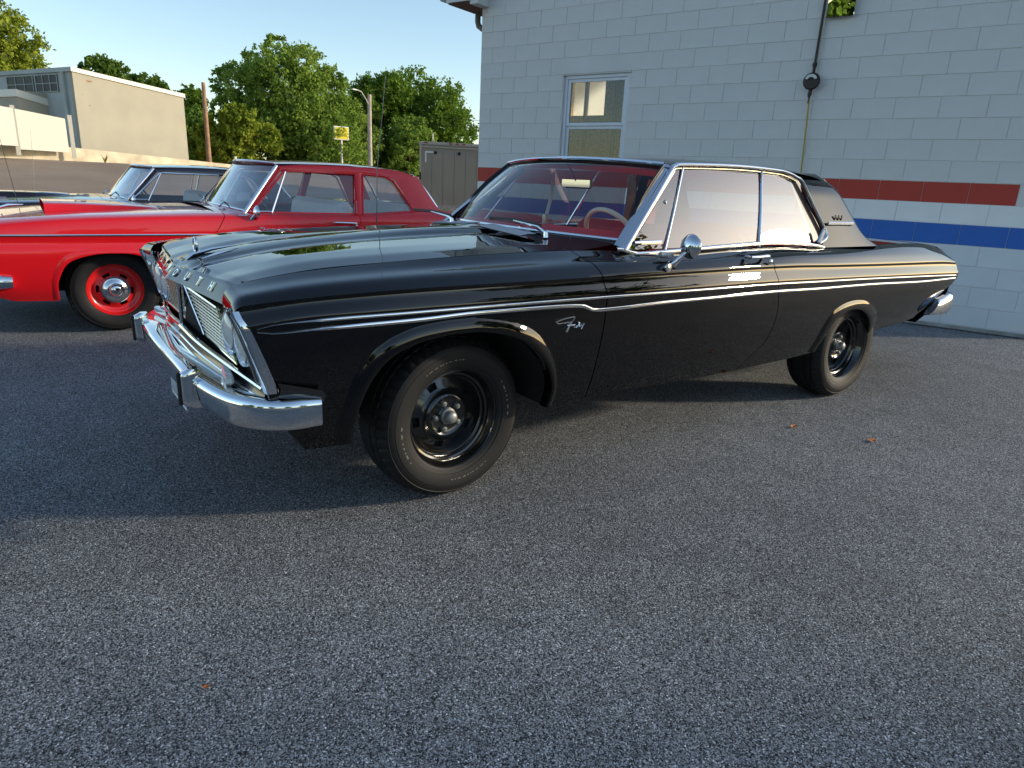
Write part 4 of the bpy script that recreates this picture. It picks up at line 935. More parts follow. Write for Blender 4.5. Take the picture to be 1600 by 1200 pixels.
    MB().tube([tuple(cc+(e1*math.cos(a)+e2*math.sin(a))*.20) for a in np.linspace(0,2*math.pi,31)],.012,6,cap=False).obj('steering_wheel','black_gloss',root)
    # mirror, wipers, handle
    mr=MB().tube([(-1.0,.905,.845+dz),(-1.02,.93,.87+dz),(-1.06,.955,.93+dz)],[.022,.012,.008],8).obj('door_mirror','chrome',root)
    MB().lathe([(.0005,.028),(.03,.020),(.052,.004),(.056,-.008),(.052,-.010),(.0005,-.010)],'x',(-1.065,.955,.935+dz),24).obj('mirror_shell','chrome',mr)
    MB().tube([(-1.0,.905,.905+dz),(-.93,.90,.905+dz)],.009,6).obj('mirror_base','chrome',mr)
    for s in(1,-1):
        h=MB().tube([(-1.72,s*.945,.85),(-1.73,s*.975,.855),(-1.86,s*.975,.852),(-1.93,s*.965,.848),(-1.94,s*.94,.845)],.010,8).obj('door_handle','chrome',root); MB().sphere((-1.925,s*.97,.828),.016,8,6).obj('handle_button','dull_chrome',h)
    for yy in(.50,-.25):
        a=MB().tube([(-.88,yy,.955+dz),(-.93,yy-.08,.985+dz),(-.98,yy-.30,1.0+dz)],[.009,.006,.004],6).obj('wiper_arm','chrome',root); MB().tube([(-.955,yy-.12,.985+dz),(-.985,yy-.55,.998+dz)],.006,5).obj('wiper_blade','gasket',a)
    if red:
        # big raised scoop, open towards the front
        x0,x1=.375,-.42
        P=[]
        for t in np.linspace(0,1,16):
            x=x0+(x1-x0)*t; base=hz(x,.5)-.006; h=(.058*(1-t)**.8+.006) ; w0=.42*(1-.08*t)
            P.append([(x,y,z) for y,z in((w0+.02,base),(w0,base+h*.55),(w0-.008,base+h*.92),(w0-.035,base+h+.004),(w0*.5,base+h+.008),(0,base+h+.010),(-w0*.5,base+h+.008),(-w0+.035,base+h+.004),(-w0+.008,base+h*.92),(-w0,base+h*.55),(-w0-.02,base))])
        sc=MB().grid(P).obj('hood_scoop',paint,root,sharp=40)
        MB().box((.34,0,hz(.34,.5)+.022),(.01,.78,.055)).obj('scoop_opening','black_matte',sc)
        MB().add if 0 else None
        PLY=[[(-1.072,0.8037),(-1.0902,0.8154),(-1.1134,0.8125),(-1.0953,0.8037)],[(-1.096,0.8143),(-1.08,0.792)],[(-1.1254,0.8155),(-1.1124,0.7949),(-1.1275,0.8008)],[(-1.1424,0.8037),(-1.136,0.7949),(-1.1511,0.8008),(-1.1476,0.7919)],[(-1.1603,0.8067),(-1.1569,0.7978),(-1.175,0.8037),(-1.1623,0.7889)],[(-1.1805,0.7948),(-1.187,0.8049),(-1.1924,0.7948),(-1.2019,0.8049),(-1.2105,0.7966)],[(-1.2374,0.7948),(-1.244,0.8049),(-1.2558,0.8007),(-1.2434,0.7948)],[(-1.262,0.8037),(-1.2586,0.796),(-1.2711,0.8037),(-1.2737,0.7947)],[(-1.2897,0.8109),(-1.2828,0.7947),(-1.292,0.7965)],[(-1.305,0.8127),(-1.295,0.7947),(-1.3076,0.8037),(-1.3164,0.7959),(-1.3598,0.8037)]]
        mb=MB()
        for st_ in PLY: mb.tube([(p[0]+0,.958,p[1]) for p in smooth_poly(st_,8)],.0022,4)
        mb.obj('name_script','chrome',root)
        MB().tube([(.70,.30,.895),(.60,.25,.925),(.50,.22,.93)],[.01,.014,.004],8).obj('hood_pin','chrome',root); MB().tube([(.66,-.10,.905),(.655,-.10,.945),(.64,-.10,.965),(.60,-.10,.965)],.007,6).obj('hood_ornament','chrome',root)
        for k2 in range(3): MB().box((-2.05-.035*k2,.952,.79),(.018,.004,.05),rot=Matrix.Rotation(R(20),3,'Y')).obj('badge_mark','chrome',root)
        MB().tube([(.53,-.60,.90),(.57,-.60,1.28),(.60,-.60,1.62)],[.003,.002,.0014],4).obj('antenna','dull_chrome',root)
        for x,kk in((0,1),(-2.946,1)):
            for s in(1,-1): wheel('r','red_wheel',root,(x,s*.80,.325),s,roll=R(12),k=.965)
    else:
        P=[]
        for t in np.linspace(0,1,12):
            x=.50-1.0*t; base=hz(x,.3)-.004; h=.05*(1-t)**.7+.006; P.append([(x,y,z) for y,z in((.30,base),(.27,base+h),(.1,base+h+.008),(-.1,base+h+.008),(-.27,base+h),(-.30,base))])
        MB().grid(P).obj('hood_scoop',paint,root)
        MB().tube([(-.2,-.7,.9),(-.22,-.70,1.25),(-.24,-.7,1.62)],[.003,.002,.0014],4).obj('antenna','dull_chrome',root)
        for x in(0,-2.946):
            for s in(1,-1): wheel('b','black',root,(x,s*.80,.336),s)
glassmat('red_glass',(.88,.91,.92),1.55,0,2.6)
build_beyond('red'); build_beyond('dark')

# ================================================================ GROUND
def ground_z(x,y):
    d=np.clip((-8.5-y)/18.5,0,1); d=d*d*(3-2*d)*.55+d*.45; z=1.30*d+np.clip(-27-y,0,60)*.004
    return z
def asphalt():
    m=bpy.data.materials.new('asphalt'); m.use_nodes=True; n=m.node_tree.nodes; l=m.node_tree.links; b=n['Principled BSDF']; MATS['asphalt']=m
    tc=n.new('ShaderNodeTexCoord')
    def vor(sc,feat='F1'):
        v=n.new('ShaderNodeTexVoronoi'); v.inputs['Scale'].default_value=sc; v.feature=feat; l.new(tc.outputs['Object'],v.inputs['Vector']); return v
    def noi(sc,det=4):
        v=n.new('ShaderNodeTexNoise'); v.inputs['Scale'].default_value=sc; v.inputs['Detail'].default_value=det; l.new(tc.outputs['Object'],v.inputs['Vector']); return v
    def rng(src,a,b_,c,d):
        v=n.new('ShaderNodeMapRange'); v.inputs[1].default_value=a; v.inputs[2].default_value=b_; v.inputs[3].default_value=c; v.inputs[4].default_value=d; l.new(src,v.inputs[0]); return v.outputs[0]
    def mth(op,a,b_):
        v=n.new('ShaderNodeMath'); v.operation=op
        for i,q in enumerate((a,b_)):
            if isinstance(q,(int,float)): v.inputs[i].default_value=q
            else: l.new(q,v.inputs[i])
        return v.outputs[0]
    v1=vor(290); v2=vor(110)
    sp1=n.new('ShaderNodeSeparateColor'); l.new(v1.outputs['Color'],sp1.inputs[0]); sp2=n.new('ShaderNodeSeparateColor'); l.new(v2.outputs['Color'],sp2.inputs[0])
    g1=mth('POWER',rng(sp1.outputs[0],.0,1,.10,.585),1.8)            # stone tone
    b1=rng(sp1.outputs[1],.93,.96,0,.42)             # pale chips
    b2=mth('MULTIPLY',rng(sp2.outputs[1],.965,.98,0,.55),rng(v2.outputs['Distance'],.32,.22,0,1))
    tone=mth('ADD',mth('ADD',g1,b1),b2)
    big=rng(noi(.40,6).outputs[0],.3,.7,.78,1.2); big2=rng(noi(5,4).outputs[0],.3,.7,.90,1.10)
    tone=mth('MULTIPLY',mth('MULTIPLY',tone,big),big2)
    # far part of the lot: old worn asphalt (lighter, warm)
    sx=n.new('ShaderNodeSeparateXYZ'); l.new(tc.outputs['Object'],sx.inputs[0])
    old=rng(mth('ADD',sx.outputs[1],mth('MULTIPLY',noi(.8).outputs[0],.5)),-8.2,-8.7,0,1)
    worn=n.new('ShaderNodeMix'); worn.data_type='RGBA'
    cn=n.new('ShaderNodeCombineColor'); l.new(mth('MULTIPLY',tone,.97),cn.inputs[0]); l.new(tone,cn.inputs[1]); l.new(mth('MULTIPLY',tone,1.03),cn.inputs[2])
    oc=n.new('ShaderNodeVectorMath'); oc.operation='SCALE'; oc.inputs[0].default_value=(.33,.25,.185); l.new(mth('MULTIPLY',rng(noi(.5,6).outputs[0],.3,.7,.85,1.15),rng(sp2.outputs[0],0,1,.85,1.15)),oc.inputs['Scale'])
    l.new(old,worn.inputs[0]); l.new(cn.outputs[0],worn.inputs['A']); l.new(oc.outputs[0],worn.inputs['B']); l.new(worn.outputs['Result'],b.inputs['Base Color'])
    l.new(rng(sp1.outputs[2],0,1,.65,.95),b.inputs['Roughness']); b.inputs['Specular IOR Level'].default_value=.08
    hgt=mth('ADD',mth('MULTIPLY',v1.outputs['Distance'],-.6),mth('MULTIPLY',v2.outputs['Distance'],-.5))
    hgt=mth('ADD',hgt,mth('MULTIPLY',sp1.outputs[0],.55))
    bp=n.new('ShaderNodeBump'); bp.inputs['Strength'].default_value=.8; bp.inputs['Distance'].default_value=.0035; l.new(hgt,bp.inputs['Height']); l.new(bp.outputs[0],b.inputs['Normal'])
asphalt()
xs=np.concatenate([np.linspace(-300,-40,8),np.linspace(-36,36,37),np.linspace(40,300,8)]); ys=np.concatenate([np.linspace(-400,-60,8),np.linspace(-56,-8,49),np.linspace(-6,20,8),np.linspace(40,400,6)])
P=[[(x,y,float(ground_z(x,y))) for x in xs] for y in ys]
tag(MB().grid(P,flip=True).obj('ground','asphalt',None,sharp=None),kind='structure')
def leaf(name,x,y,m,label,s=.02,n=5):
    mb=MB(); pts=[]; k=random.Random(hash(label)%99)
    for i in range(9):
        a=2*math.pi*i/9; rr=s*(.6+.5*k.random()); pts.append((rr*math.cos(a),rr*math.sin(a)*.6,.006+.008*k.random()))
    mb.add([(0,0,.004)]+pts,[(0,i+1,(i+1)%9+1) for i in range(9)]); o=mb.obj(name,m,None,smooth=False,loc=(x,y,0.001)); return tag(o,label,'leaf')
leaf('dry_leaf',1.101,1.428,'dry_leaf','small orange dry leaf on the asphalt in the left foreground',.013)
leaf('dry_leaf',-2.304,1.363,'dry_leaf','orange dry leaf on the asphalt to the right of the rear wheel',.035)
leaf('dry_leaf',-2.113,1.01,'dry_leaf','dark reddish leaf on the asphalt just in front of the rear wheel',.03)

# ================================================================ BLOCK BUILDING
TH=R(108.754); W0=Vector((-6.4107,-.2906,0)); SD=Vector((math.cos(TH),math.sin(TH),0)); ND=Vector((math.sin(TH),-math.cos(TH),0)); H0=1.4656; BL,BH=.4064,.2032
WM=Matrix((( SD.x,ND.x,0,W0.x),(SD.y,ND.y,0,W0.y),(0,0,1,0),(0,0,0,1)))   # local: x along wall, y out of the wall, z up
bld=empty('block_building',tuple(W0),TH,label='painted concrete block building in grey with red, white and blue stripes behind the black car',cat='building')
# local axes: x=SD ; y of the empty = (-sin,cos) = -ND, so "out" is -y
SE,NR=2.5*BL+.001,-15
WIN=(-4.66,-3.68,H0,H0+6*BH-.012)
def L(x,out,z): return (x,-out,z)
def lbox(mb,x0,x1,o0,o1,z0,z1,bev=0): return mb.box(((x0+x1)/2,-(o0+o1)/2,(z0+z1)/2),(x1-x0,o1-o0,z1-z0),bev=bev)
ZT=4.05
wallm=MB()
lbox(wallm,-15*BL,WIN[0],-.20,-.003,-.3,ZT); lbox(wallm,WIN[1],SE,-.20,-.003,-.3,ZT); lbox(wallm,WIN[0],WIN[1],-.20,-.003,-.3,WIN[2]); lbox(wallm,WIN[0],WIN[1],-.20,-.003,WIN[3],ZT)
wallm.obj('mortar_wall','block_grey',bld,smooth=False)
lbox(MB(),-15*BL+.03,SE,-.010,.004,-.3,H0-7*BH-.006).obj('foundation','grimy_base',bld,smooth=False)
meshes={}
def blockmesh(w,h=BH):
    k=round(w,3),round(h,3)
    if k not in meshes:
        mb=MB(); mb.box((0,0,0),(w-.0038,.030,h-.0045),bev=.0018); meshes[k]=mb
    return meshes[k]
bm={}
rest=MB(); nblk=0
for k in range(-7,12):
    par=0 if k%2==0 else .5
    edges=[-15]; s=-15+(par if par else 1)
    if par: edges.append(-14.5); s=-13.5
    while s<2.5: edges.append(s); s+=1
    edges.append(2.5)
    z0=H0+k*BH
    for a,b in zip(edges[:-1],edges[1:]):
        segs=[(a*BL,b*BL)]
        if k==6 and WIN[0]-.3<a*BL<WIN[1]: continue
        if z0<WIN[3]-.02 and z0>=WIN[2]-.01:
            ns=[]
            for p,q in segs:
                if q<=WIN[0] or p>=WIN[1]: ns.append((p,q))
                else:
                    if p<WIN[0]-.04: ns.append((p,WIN[0]))
                    if q>WIN[1]+.04: ns.append((WIN[1],q))
            segs=ns
        for p,q in segs:
            mid=(p+q)/2; 
            m='block_grey'
            if k==-1 and q<=1.5*BL+.01: m='block_red'
            elif k==-2: m='block_white'
            elif k==-3: m='block_blue'
            elif k<-3: m='block_light'
            vis=(q<2.6*BL) and k<=10 and not (k>8 and p>-2.5)
            if vis and nblk<298:
                key=(round(q-p,3),m)
                if key not in bm: bm[key]=blockmesh(q-p).mesh('block',m,False)
                inst(bm[key],'block',bld,L(mid,-.012+random.uniform(-.0012,.0012),z0+BH/2)); nblk+=1
            else: rest.box(L(mid,-.012+random.uniform(-.0012,.0012),z0+BH/2),(q-p-.0045,.03,BH-.0045),bev=.002)
# long lintel above the window, drawn course
a0,b0=-12*BL,-8.5*BL
MBl=MB(); MBl.box(L((a0+b0)/2,-.012,H0+6.5*BH),(b0-a0-.0045,.03,BH-.0045),bev=.002); MBl.obj('lintel','block_grey',bld,smooth=False)
tag(rest.obj('far_blocks','block_grey',bld,smooth=False),kind='stuff')
# side and back walls, inside lining (one room behind the window)
D_=5.2
mb=MB(); lbox(mb,-15*BL,-15*BL+.2,-D_,-.2,-.3,ZT); mb.obj('side_wall','block_grey',bld,smooth=False)
mb=MB(); lbox(mb,SE-.2,SE,-D_,-.2,-.3,ZT); mb.obj('side_wall','block_grey',bld,smooth=False)
mb=MB(); BW=(-5.74,-5.12,2.00,2.98)  # opening in the back wall, seen through the window
OB=-2.0
for q in((-5.88,BW[0]+.0,-.2,3.55),(BW[1]+0,-1.6,-.2,3.55)): 
    if q[1]>q[0]: lbox(mb,q[0],q[1],OB-.08,OB,q[2],q[3])
lbox(mb,BW[0],BW[1],OB-.08,OB,-.2,2.38); lbox(mb,BW[0],BW[1],OB-.08,OB,2.92,3.55)
mb.obj('plywood_wall','osb',bld,smooth=False)
mb=MB(); lbox(mb,-5.89,-5.86,OB,-.2,-.2,3.55); lbox(mb,-1.62,-1.58,OB,-.2,-.2,3.55); lbox(mb,-5.88,-1.6,OB,-.2,3.55,3.58); mb.obj('room_lining','osb',bld,smooth=False)
mb=MB(); 
for x in(-5.44,-4.9,-4.3,-3.7): lbox(mb,x-.025,x+.025,OB+.0,OB+.06,-.1,3.5)
lbox(mb,-5.86,-1.6,OB,OB+.07,2.20,2.28); lbox(mb,-5.86,-1.6,OB,OB+.07,3.0,3.08); mb.obj('room_studs','soffit_wood',bld,smooth=False)['kind']='stuff'
mb=MB(); lbox(mb,-15*BL,SE,-D_-.2,-D_,-.3,2.2); mb.obj('back_wall','block_grey',bld,smooth=False)
# grime and grit where the wall meets the lot
gr=MB(); rg_=random.Random(5)
for i in range(900):
    x=rg_.uniform(-15*BL,SE); o=abs(rg_.gauss(0,.045))+.006; q=rg_.uniform(.003,.010); c=L(x,o,q*.4); k=[(c[0]+q*math.cos(a)*rg_.uniform(.6,1.2),c[1]+q*math.sin(a)*rg_.uniform(.6,1.2),c[2]) for a in(0,1.3,2.6,3.9,5.1)]
    gr.add(k+[(c[0],c[1],c[2]+q*.8)],[(j,(j+1)%5,5) for j in range(5)])
go=gr.obj('wall_grit','grit',bld,smooth=False); go['kind']='stuff'
st=MB(); P=[[ (x,-o,.004+.0) for o in(.004,.05+.05*rg_.random(),)] for x in np.linspace(-15*BL,SE,160)]; st.grid(P,flip=True); st.obj('dirt_strip','dirt',bld,smooth=False)
# window
wf=MB(); x0,x1,z0,z1=WIN
lbox(wf,x0,x0+.045,-.085,-.030,z0,z1,.004); lbox(wf,x1-.045,x1,-.085,-.030,z0,z1,.004); lbox(wf,x0+.045,x1-.045,-.085,-.030,z1-.045,z1,.004); lbox(wf,x0+.045,x1-.045,-.085,-.030,z0,z0+.05,.004)
win=wf.obj('window','white_frame',bld,smooth=False)
zm=2.04
for nm,a,b,o in(('upper_sash',zm,z1-.045,-.05),('lower_sash',z0+.05,zm,-.066)):
    mb=MB(); lbox(mb,x0+.045,x0+.09,o-.02,o+.004,a,b,.003); lbox(mb,x1-.09,x1-.045,o-.02,o+.004,a,b,.003); lbox(mb,x0+.09,x1-.09,o-.02,o+.004,b-.04,b,.003); lbox(mb,x0+.09,x1-.09,o-.02,o+.004,a,a+.04,.003); mb.obj(nm,'white_frame',win,smooth=False)
    mb=MB(); lbox(mb,x0+.088,x1-.088,o-.012,o-.008,a+.038,b-.038); mb.obj('pane','window_glass',win,smooth=False)
for x in(x0-.006,x1+.006): MB().lathe([(.016,0),(.012,-.02),(.0005,-.022)],'y',L(x,0,z1+.0),10).obj('bracket_bolt','galv',bld)
# eave at the left end
mb=MB(); lbox(mb,-6.52,-6.12,-D_-.4,.30,3.66,3.95); mb.obj('eave','fascia',bld,smooth=False)
mb=MB(); lbox(mb,-6.10,SE+.5,-D_-.4,.02,4.06,4.25); mb.obj('roof','fascia',bld,smooth=False)
mb=MB(); lbox(mb,-6.118,-5.98,.006,.26,3.62,3.95); mb.obj('eave_return','fascia',bld,smooth=False)
for q in range(5): 
    mb=MB(); lbox(mb,-6.50+.078*q,-6.426+.078*q,-D_-.3,.27,3.645,3.657); mb.obj('soffit_board','soffit_wood',bld,smooth=False)
mb=MB(); lbox(mb,-6.66,-6.53,-D_-.4,.30,3.70,3.83,.02); mb.obj('gutter','fascia',bld,smooth=False)
dp=[L(-6.42,-.30,3.65),L(-6.42,-.30,3.53),L(-6.40,-.30,3.47),L(-6.33,-.30,3.43),L(-6.20,-.30,3.36),L(-6.14,-.30,3.30),L(-6.14,-.30,.05)]
MB().tube(dp,.042,8).obj('downspout','downspout',bld)
# gas fixture and conduit
gf=empty('wall_pulley',tuple(WM@Vector((-1.44,.0,2.46))),TH,label='round dark brown iron reel and pipe fixed to the block wall above the car',cat='wall fixture')
def GL(x,out,z): return (x+1.44,-out,z-2.46)
MB().tube([GL(-1.44,.055,4.0),GL(-1.445,.055,3.2),GL(-1.45,.055,2.62)],.014,8).obj('conduit','dark_iron',gf)
MB().tube([GL(-1.415,.045,4.0),GL(-1.42,.045,3.2),GL(-1.43,.045,2.6)],.007,6).obj('cable','galv',gf)
MB().lathe([(.0005,.035),(.03,.036),(.055,.032),(.085,.018),(.088,.0),(.075,-.015),(.0005,-.016)],'y',GL(-1.45,.085,2.46),36).obj('reel','dark_iron',gf)
for o_ in gf.children:
    if o_.name.startswith('reel'): o_.rotation_euler=(0,0,0)
mb=MB(); Pp=[]
for i in range(13):
    a=R(20)+R(140)*i/12; Pp.append([(-.01+rr*math.cos(a),-.085-.041,rr*math.sin(a)) for rr in(.038,.066)])
mb.grid(Pp).grid([[(p[0],p[1]+.004,p[2]) for p in q] for q in Pp]).obj('reel_slot','fascia',gf)
MB().lathe([(.014,.05),(.024,.045),(.026,.02),(.016,.0),(.016,-.05),(.026,-.06),(.014,-.075)],'z',GL(-1.45,.055,2.60),14).obj('coupling','dark_iron',gf)
MB().tube([GL(-1.45,.06,2.385),GL(-1.455,.06,2.33),GL(-1.46,.06,2.30)],[.018,.022,.012],8).obj('valve_fitting','dark_iron',gf)
yp=MB().tube([GL(-1.455,.05,2.31),GL(-1.44,.045,2.0),GL(-1.42,.04,1.5),GL(-1.40,.04,.9)],.0085,7); yp.obj('yellow_tube','yellow_pipe',gf)
MB().tube([GL(-1.455,.05,2.33),GL(-1.458,.05,2.24)],.010,6).obj('tube_collar','gasket',gf)
mirx=tag(MB().box((0,0,0),(.27,.03,.34),bev=.004).obj('wall_box','mirror_glass',None,smooth=False,loc=tuple(WM@Vector((-1.275,.075,3.245))),rot=(R(6.5),0,TH)),'small polished square metal box on the block wall at the top of the frame','box')
# yellowish window of the gable etc. is out of frame

# ================================================================ TRAILER
tr=empty('box_trailer',(-8.10,-14.66,.13),R(-28),label='tan metal box trailer with red marker lights standing left of the block building',cat='trailer')
MB().box((-1.6,-2.0,1.12),(3.35,4.0,1.90)).obj('trailer_body','trailer_tan',tr,smooth=False)
MB().box((-1.6,-2.0,2.08),(3.40,4.05,.08),bev=.01).obj('top_rail','trailer_trim',tr,smooth=False)
MB().box((-1.6,.012,1.985),(3.38,.03,.035)).obj('edge_rail','trailer_trim',tr,smooth=False)
MB().box((.075-.02,.02,1.1),(.05,.05,1.88)).obj('corner_post','trailer_trim',tr,smooth=False)
for k in range(9):
    MB().box((-.10-.315*k,.004,1.02),(.305,.012,1.66)).obj('side_panel','trailer_tan',tr,smooth=False)
for x in(-.12,-.80,-.98,-1.16,-2.0): MB().box((x+.02,.035,2.095),(.10,.02,.030),bev=.004).obj('marker_light','marker_red',tr,smooth=False)
for x in(-.36,-1.02,-1.72): MB().lathe([(.045,.006),(.045,.02),(.0005,.022)],'y',(x,0,1.84),16).obj('round_vent','black_matte',tr)
mb=MB(); mb.box((-.19,.0125,1.85),(.24,.004,.045)); mb.obj('tape_mark','tape_white',tr,smooth=False); MB().box((-.09,.0125,1.70),(.04,.004,.25)).obj('tape_mark','tape_white',tr,smooth=False)
MB().box((.06,.055,1.20),(.05,.03,.20)).obj('door_latch','gasket',tr,smooth=False)
for x in(-.9,-2.4): MB().lathe([(.33,-.1),(.36,-.06),(.36,.06),(.33,.1),(.18,.1),(.17,.05),(.0005,.05)],'y',(x,-.25,.16),28).obj('wheel','rubber',tr)

# ================================================================ FAR BUILDING
A=Vector((-1.2,-30.9,0)); d1=Vector((math.cos(R(205)),math.sin(R(205)),0)); d2=Vector((math.cos(R(295)),math.sin(R(295)),0)); 
fb=empty('stucco_building',tuple(A),R(205),label='cream stucco building with a plain sunlit wall and high windows on its shaded side',cat='building')
# local: x along sunlit face (d1), y: rot90 of d1 = heading 295 = d2 (into the building / along shaded face)
Lf=4.85; Ls=9.0; z0=1.2; zt0,zt1=4.86,4.47
mb=MB(); mb.extr([(0,0,z0),(Lf,0,z0),(Lf,0,zt1-.16),(0,0,zt0-.16)],(0,.2,0)); mb.obj('sunlit_wall','stucco',fb,smooth=False)
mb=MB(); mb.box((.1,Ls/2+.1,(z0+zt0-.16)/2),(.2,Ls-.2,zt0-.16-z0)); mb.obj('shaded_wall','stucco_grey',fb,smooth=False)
mb=MB(); mb.box((Lf/2,Ls,(z0+4.4)/2),(Lf,.2,4.4-z0)); mb.box((Lf-.1,Ls/2,(z0+4.2)/2),(.2,Ls-.3,4.2-z0)); mb.obj('rear_wall','stucco',fb,smooth=False)
mb=MB(); mb.extr([(-.06,-.06,zt0-.16),(Lf+.05,-.06,zt1-.16),(Lf+.05,-.06,zt1),(-.06,-.06,zt0)],(0,.14,0)); mb.obj('parapet_trim','roof_edge',fb,smooth=False)
mb=MB(); mb.box((.02,Ls/2,zt0-.085),(.20,Ls,.16)); mb.obj('roof_fascia','stucco_grey',fb,smooth=False)
mb=MB(); mb.extr([(.0,.1,zt0-.10),(Lf,.1,zt1-.10),(Lf,.1,zt1-.04),(0,.1,zt0-.04)],(0,Ls-.1,0)); mb.obj('roof_sheet','concrete',fb,smooth=False)
# patch of damage on the sunlit wall
for x,z,w_ in((.62,4.42,.13),(.55,3.5,.05),(.30,3.9,.03)):
    mb=MB(); pts=[(x+w_*(.6+.5*random.random())*math.cos(a),-.004,z+w_*.45*(.5+.7*random.random())*math.sin(a)) for a in np.linspace(0,2*math.pi,11)[:-1]]; mb.add(pts,[tuple(range(10))]); mb.obj('wall_chip','pole_wood',fb,smooth=False)
def far_window(y0,y1,za,zb,cols,rows_):
    w_=MB().box((-.02,(y0+y1)/2,(za+zb)/2),(.03,y1-y0,zb-za)).obj('window','dark_glass',fb,smooth=False)
    for i in range(cols+1): MB().box((-.045,y0+(y1-y0)*i/cols,(za+zb)/2),(.022,.03,zb-za)).obj('mullion','stucco_grey',w_,smooth=False)
    for i in range(rows_+1): MB().box((-.047,(y0+y1)/2,za+(zb-za)*i/rows_),(.020,y1-y0,.025)).obj('mullion','stucco_grey',w_,smooth=False)
far_window(1.05,2.65,3.98,4.62,3,2); far_window(2.85,4.9,3.98,4.62,3,2)
MB().tube([(-.10,.55,4.70),(-.10,.55,z0)],.06,8).obj('downspout','stucco_grey',fb)
# lean-to bay standing out of the shaded side
MB().box((-.55,2.9,2.55),(1.1,1.7,2.75)).obj('bay','stucco',fb,smooth=False)
MB().extr([(-1.16,2.0,3.95),(.0,2.0,3.72),(.0,2.0,3.45),(-1.16,2.0,3.68)],(0,1.85,0)).obj('bay_roof','roof_edge',fb,smooth=False)
MB().box((-.3,5.6,2.2),(.5,3.2,2.6)).obj('garage_door','grey_door',fb,smooth=False)
MB().tube([(-.9,3.75,3.85),(-.95,3.9,3.7),(-.95,4.15,3.5),(-.95,4.2,2.0)],.055,8).obj('downspout','stucco_grey',fb)
# retaining wall and vinyl fence
def wseg(name,p,q,h0,h1,zb,th,m,parent=None,sub=1):
    p=Vector(p);q=Vector(q); d=(q-p).normalized(); nn=Vector((-d.y,d.x,0))*th/2; mb=MB()
    for i in range(sub):
        a=p.lerp(q,i/sub); b=p.lerp(q,(i+1)/sub); ha=h0+(h1-h0)*i/sub; hb=h0+(h1-h0)*(i+1)/sub
        vs=[(a-nn),(a+nn),(b+nn),(b-nn)]; V=[(v.x,v.y,zb) for v in vs]+[(vs[0].x,vs[0].y,ha),(vs[1].x,vs[1].y,ha),(vs[2].x,vs[2].y,hb),(vs[3].x,vs[3].y,hb)]
        mb.add(V,[(0,3,2,1),(4,5,6,7),(0,1,5,4),(1,2,6,5),(2,3,7,6),(3,0,4,7)])
    return mb.obj(name,m,parent,smooth=False)
tag(wseg('retaining_wall',(5.5,-24.2,0),(-9.5,-34.8,0),2.05,1.42,.5,.25,'concrete',sub=6),'low weathered cream concrete retaining wall at the top of the sloping lot','wall')
tag(MB().add or MB(),) if 0 else None
fn=empty('vinyl_fence',(0,0,0),label='cream white vinyl privacy fence on the retaining wall at the left edge',cat='fence')
def onray(px,d): 
    # world xy at horizontal distance d from the viewpoint along the bearing of an image column near y=200
    hd={-160:276.5,-70:273.5,0:270.45,31:269.3,33:269.2,112:266.5,118:266.2}[px]; return Vector((CAMP.x+d*math.cos(R(hd)),CAMP.y+d*math.sin(R(hd)),0))
for a,b,da,db,ha,hb,ba in((-160,-70,25.8,27.6,3.2,3.06,1.85),(-70,31,27.7,29.2,3.06,2.88,1.7),(33,112,29.3,30.9,2.88,2.76,1.6)):
    p,q=onray(a,da),onray(b,db); wseg('fence_panel',p,q,ha,hb,ba,.05,'white_vinyl',fn)
for a,d,h in((-70,27.65,3.12),(31,29.25,2.98),(118,31.0,2.90)):
    p=onray(a,d); MB().box((p.x,p.y,h/2+.7),(.13,.13,h-1.4+.0)).obj('fence_post','white_vinyl',fn,smooth=False)
# ================================================================ POLES, SIGN
def pole(name,x,y,z1,rad,m,label,cat,lean=0,z0=.9):
    o=MB().tube([(0,0,0),(lean*.5,0,(z1-z0)/2),(lean,0,z1-z0)],[rad*1.2,rad,rad*.85],10).obj(name,m,None,loc=(x,y,z0)); return tag(o,label,cat)
pole('utility_pole',-6.75,-34.14,5.18,.10,'pole_wood','bare brown wooden utility pole right of the cream building','pole')
lp=empty('street_lamp',(-14.95,-33.5,.9),label='wooden pole with a curved lamp arm in front of the right-hand trees',cat='street lamp')
MB().tube([(0,0,0),(.02,0,2.2),(.0,0,4.55)],[.13,.12,.10],10).obj('pole','pole_pale',lp)
MB().tube([(0,0,3.9),(.22,.10,4.25),(.55,.2,4.62),(.9,.3,4.68)],.03,6).obj('lamp_arm','galv',lp)
MB().box((1.0,.33,4.67),(.30,.14,.07),rot=Matrix.Rotation(R(18),3,'Z'),bev=.02).obj('lamp_head','galv',lp)
pole('thin_post',-22.8,-40.7,4.3,.05,'galv','thin pale post rising behind the box trailer','post')
sg=empty('pylon_sign',(-14.3,-36.0,.9),R(64-90+90-180+26),label='yellow sign reading DOLLAR GENERAL in a white cabinet on a pale post before the trees',cat='sign')
sg.rotation_euler=(0,0,R(178))
MB().tube([(0,0,0),(0,0,2.4)],.07,10).obj('sign_post','galv',sg)
MB().box((0,0,2.62),(.86,.18,.72),bev=.01).obj('sign_cabinet','sign_white',sg,smooth=False)
MB().box((0,-.096,2.62),(.78,.012,.62)).obj('sign_face','sign_yellow',sg,smooth=False)
for tx,zz in(('DOLLAR',2.76),('GENERAL',2.50)):
    vs,fs=text_mb(tx,.19,.006,True); MB_=MB(); MB_.add([(x*.82,-.104-z,zz+y) for x,y,z in vs],fs); MB_.obj('sign_text','sign_ink',sg,smooth=False)
rl=empty('cable_barrier',(-7.2,-31.0,.9),label='short white post with a sagging cable at the end of the retaining wall',cat='barrier')
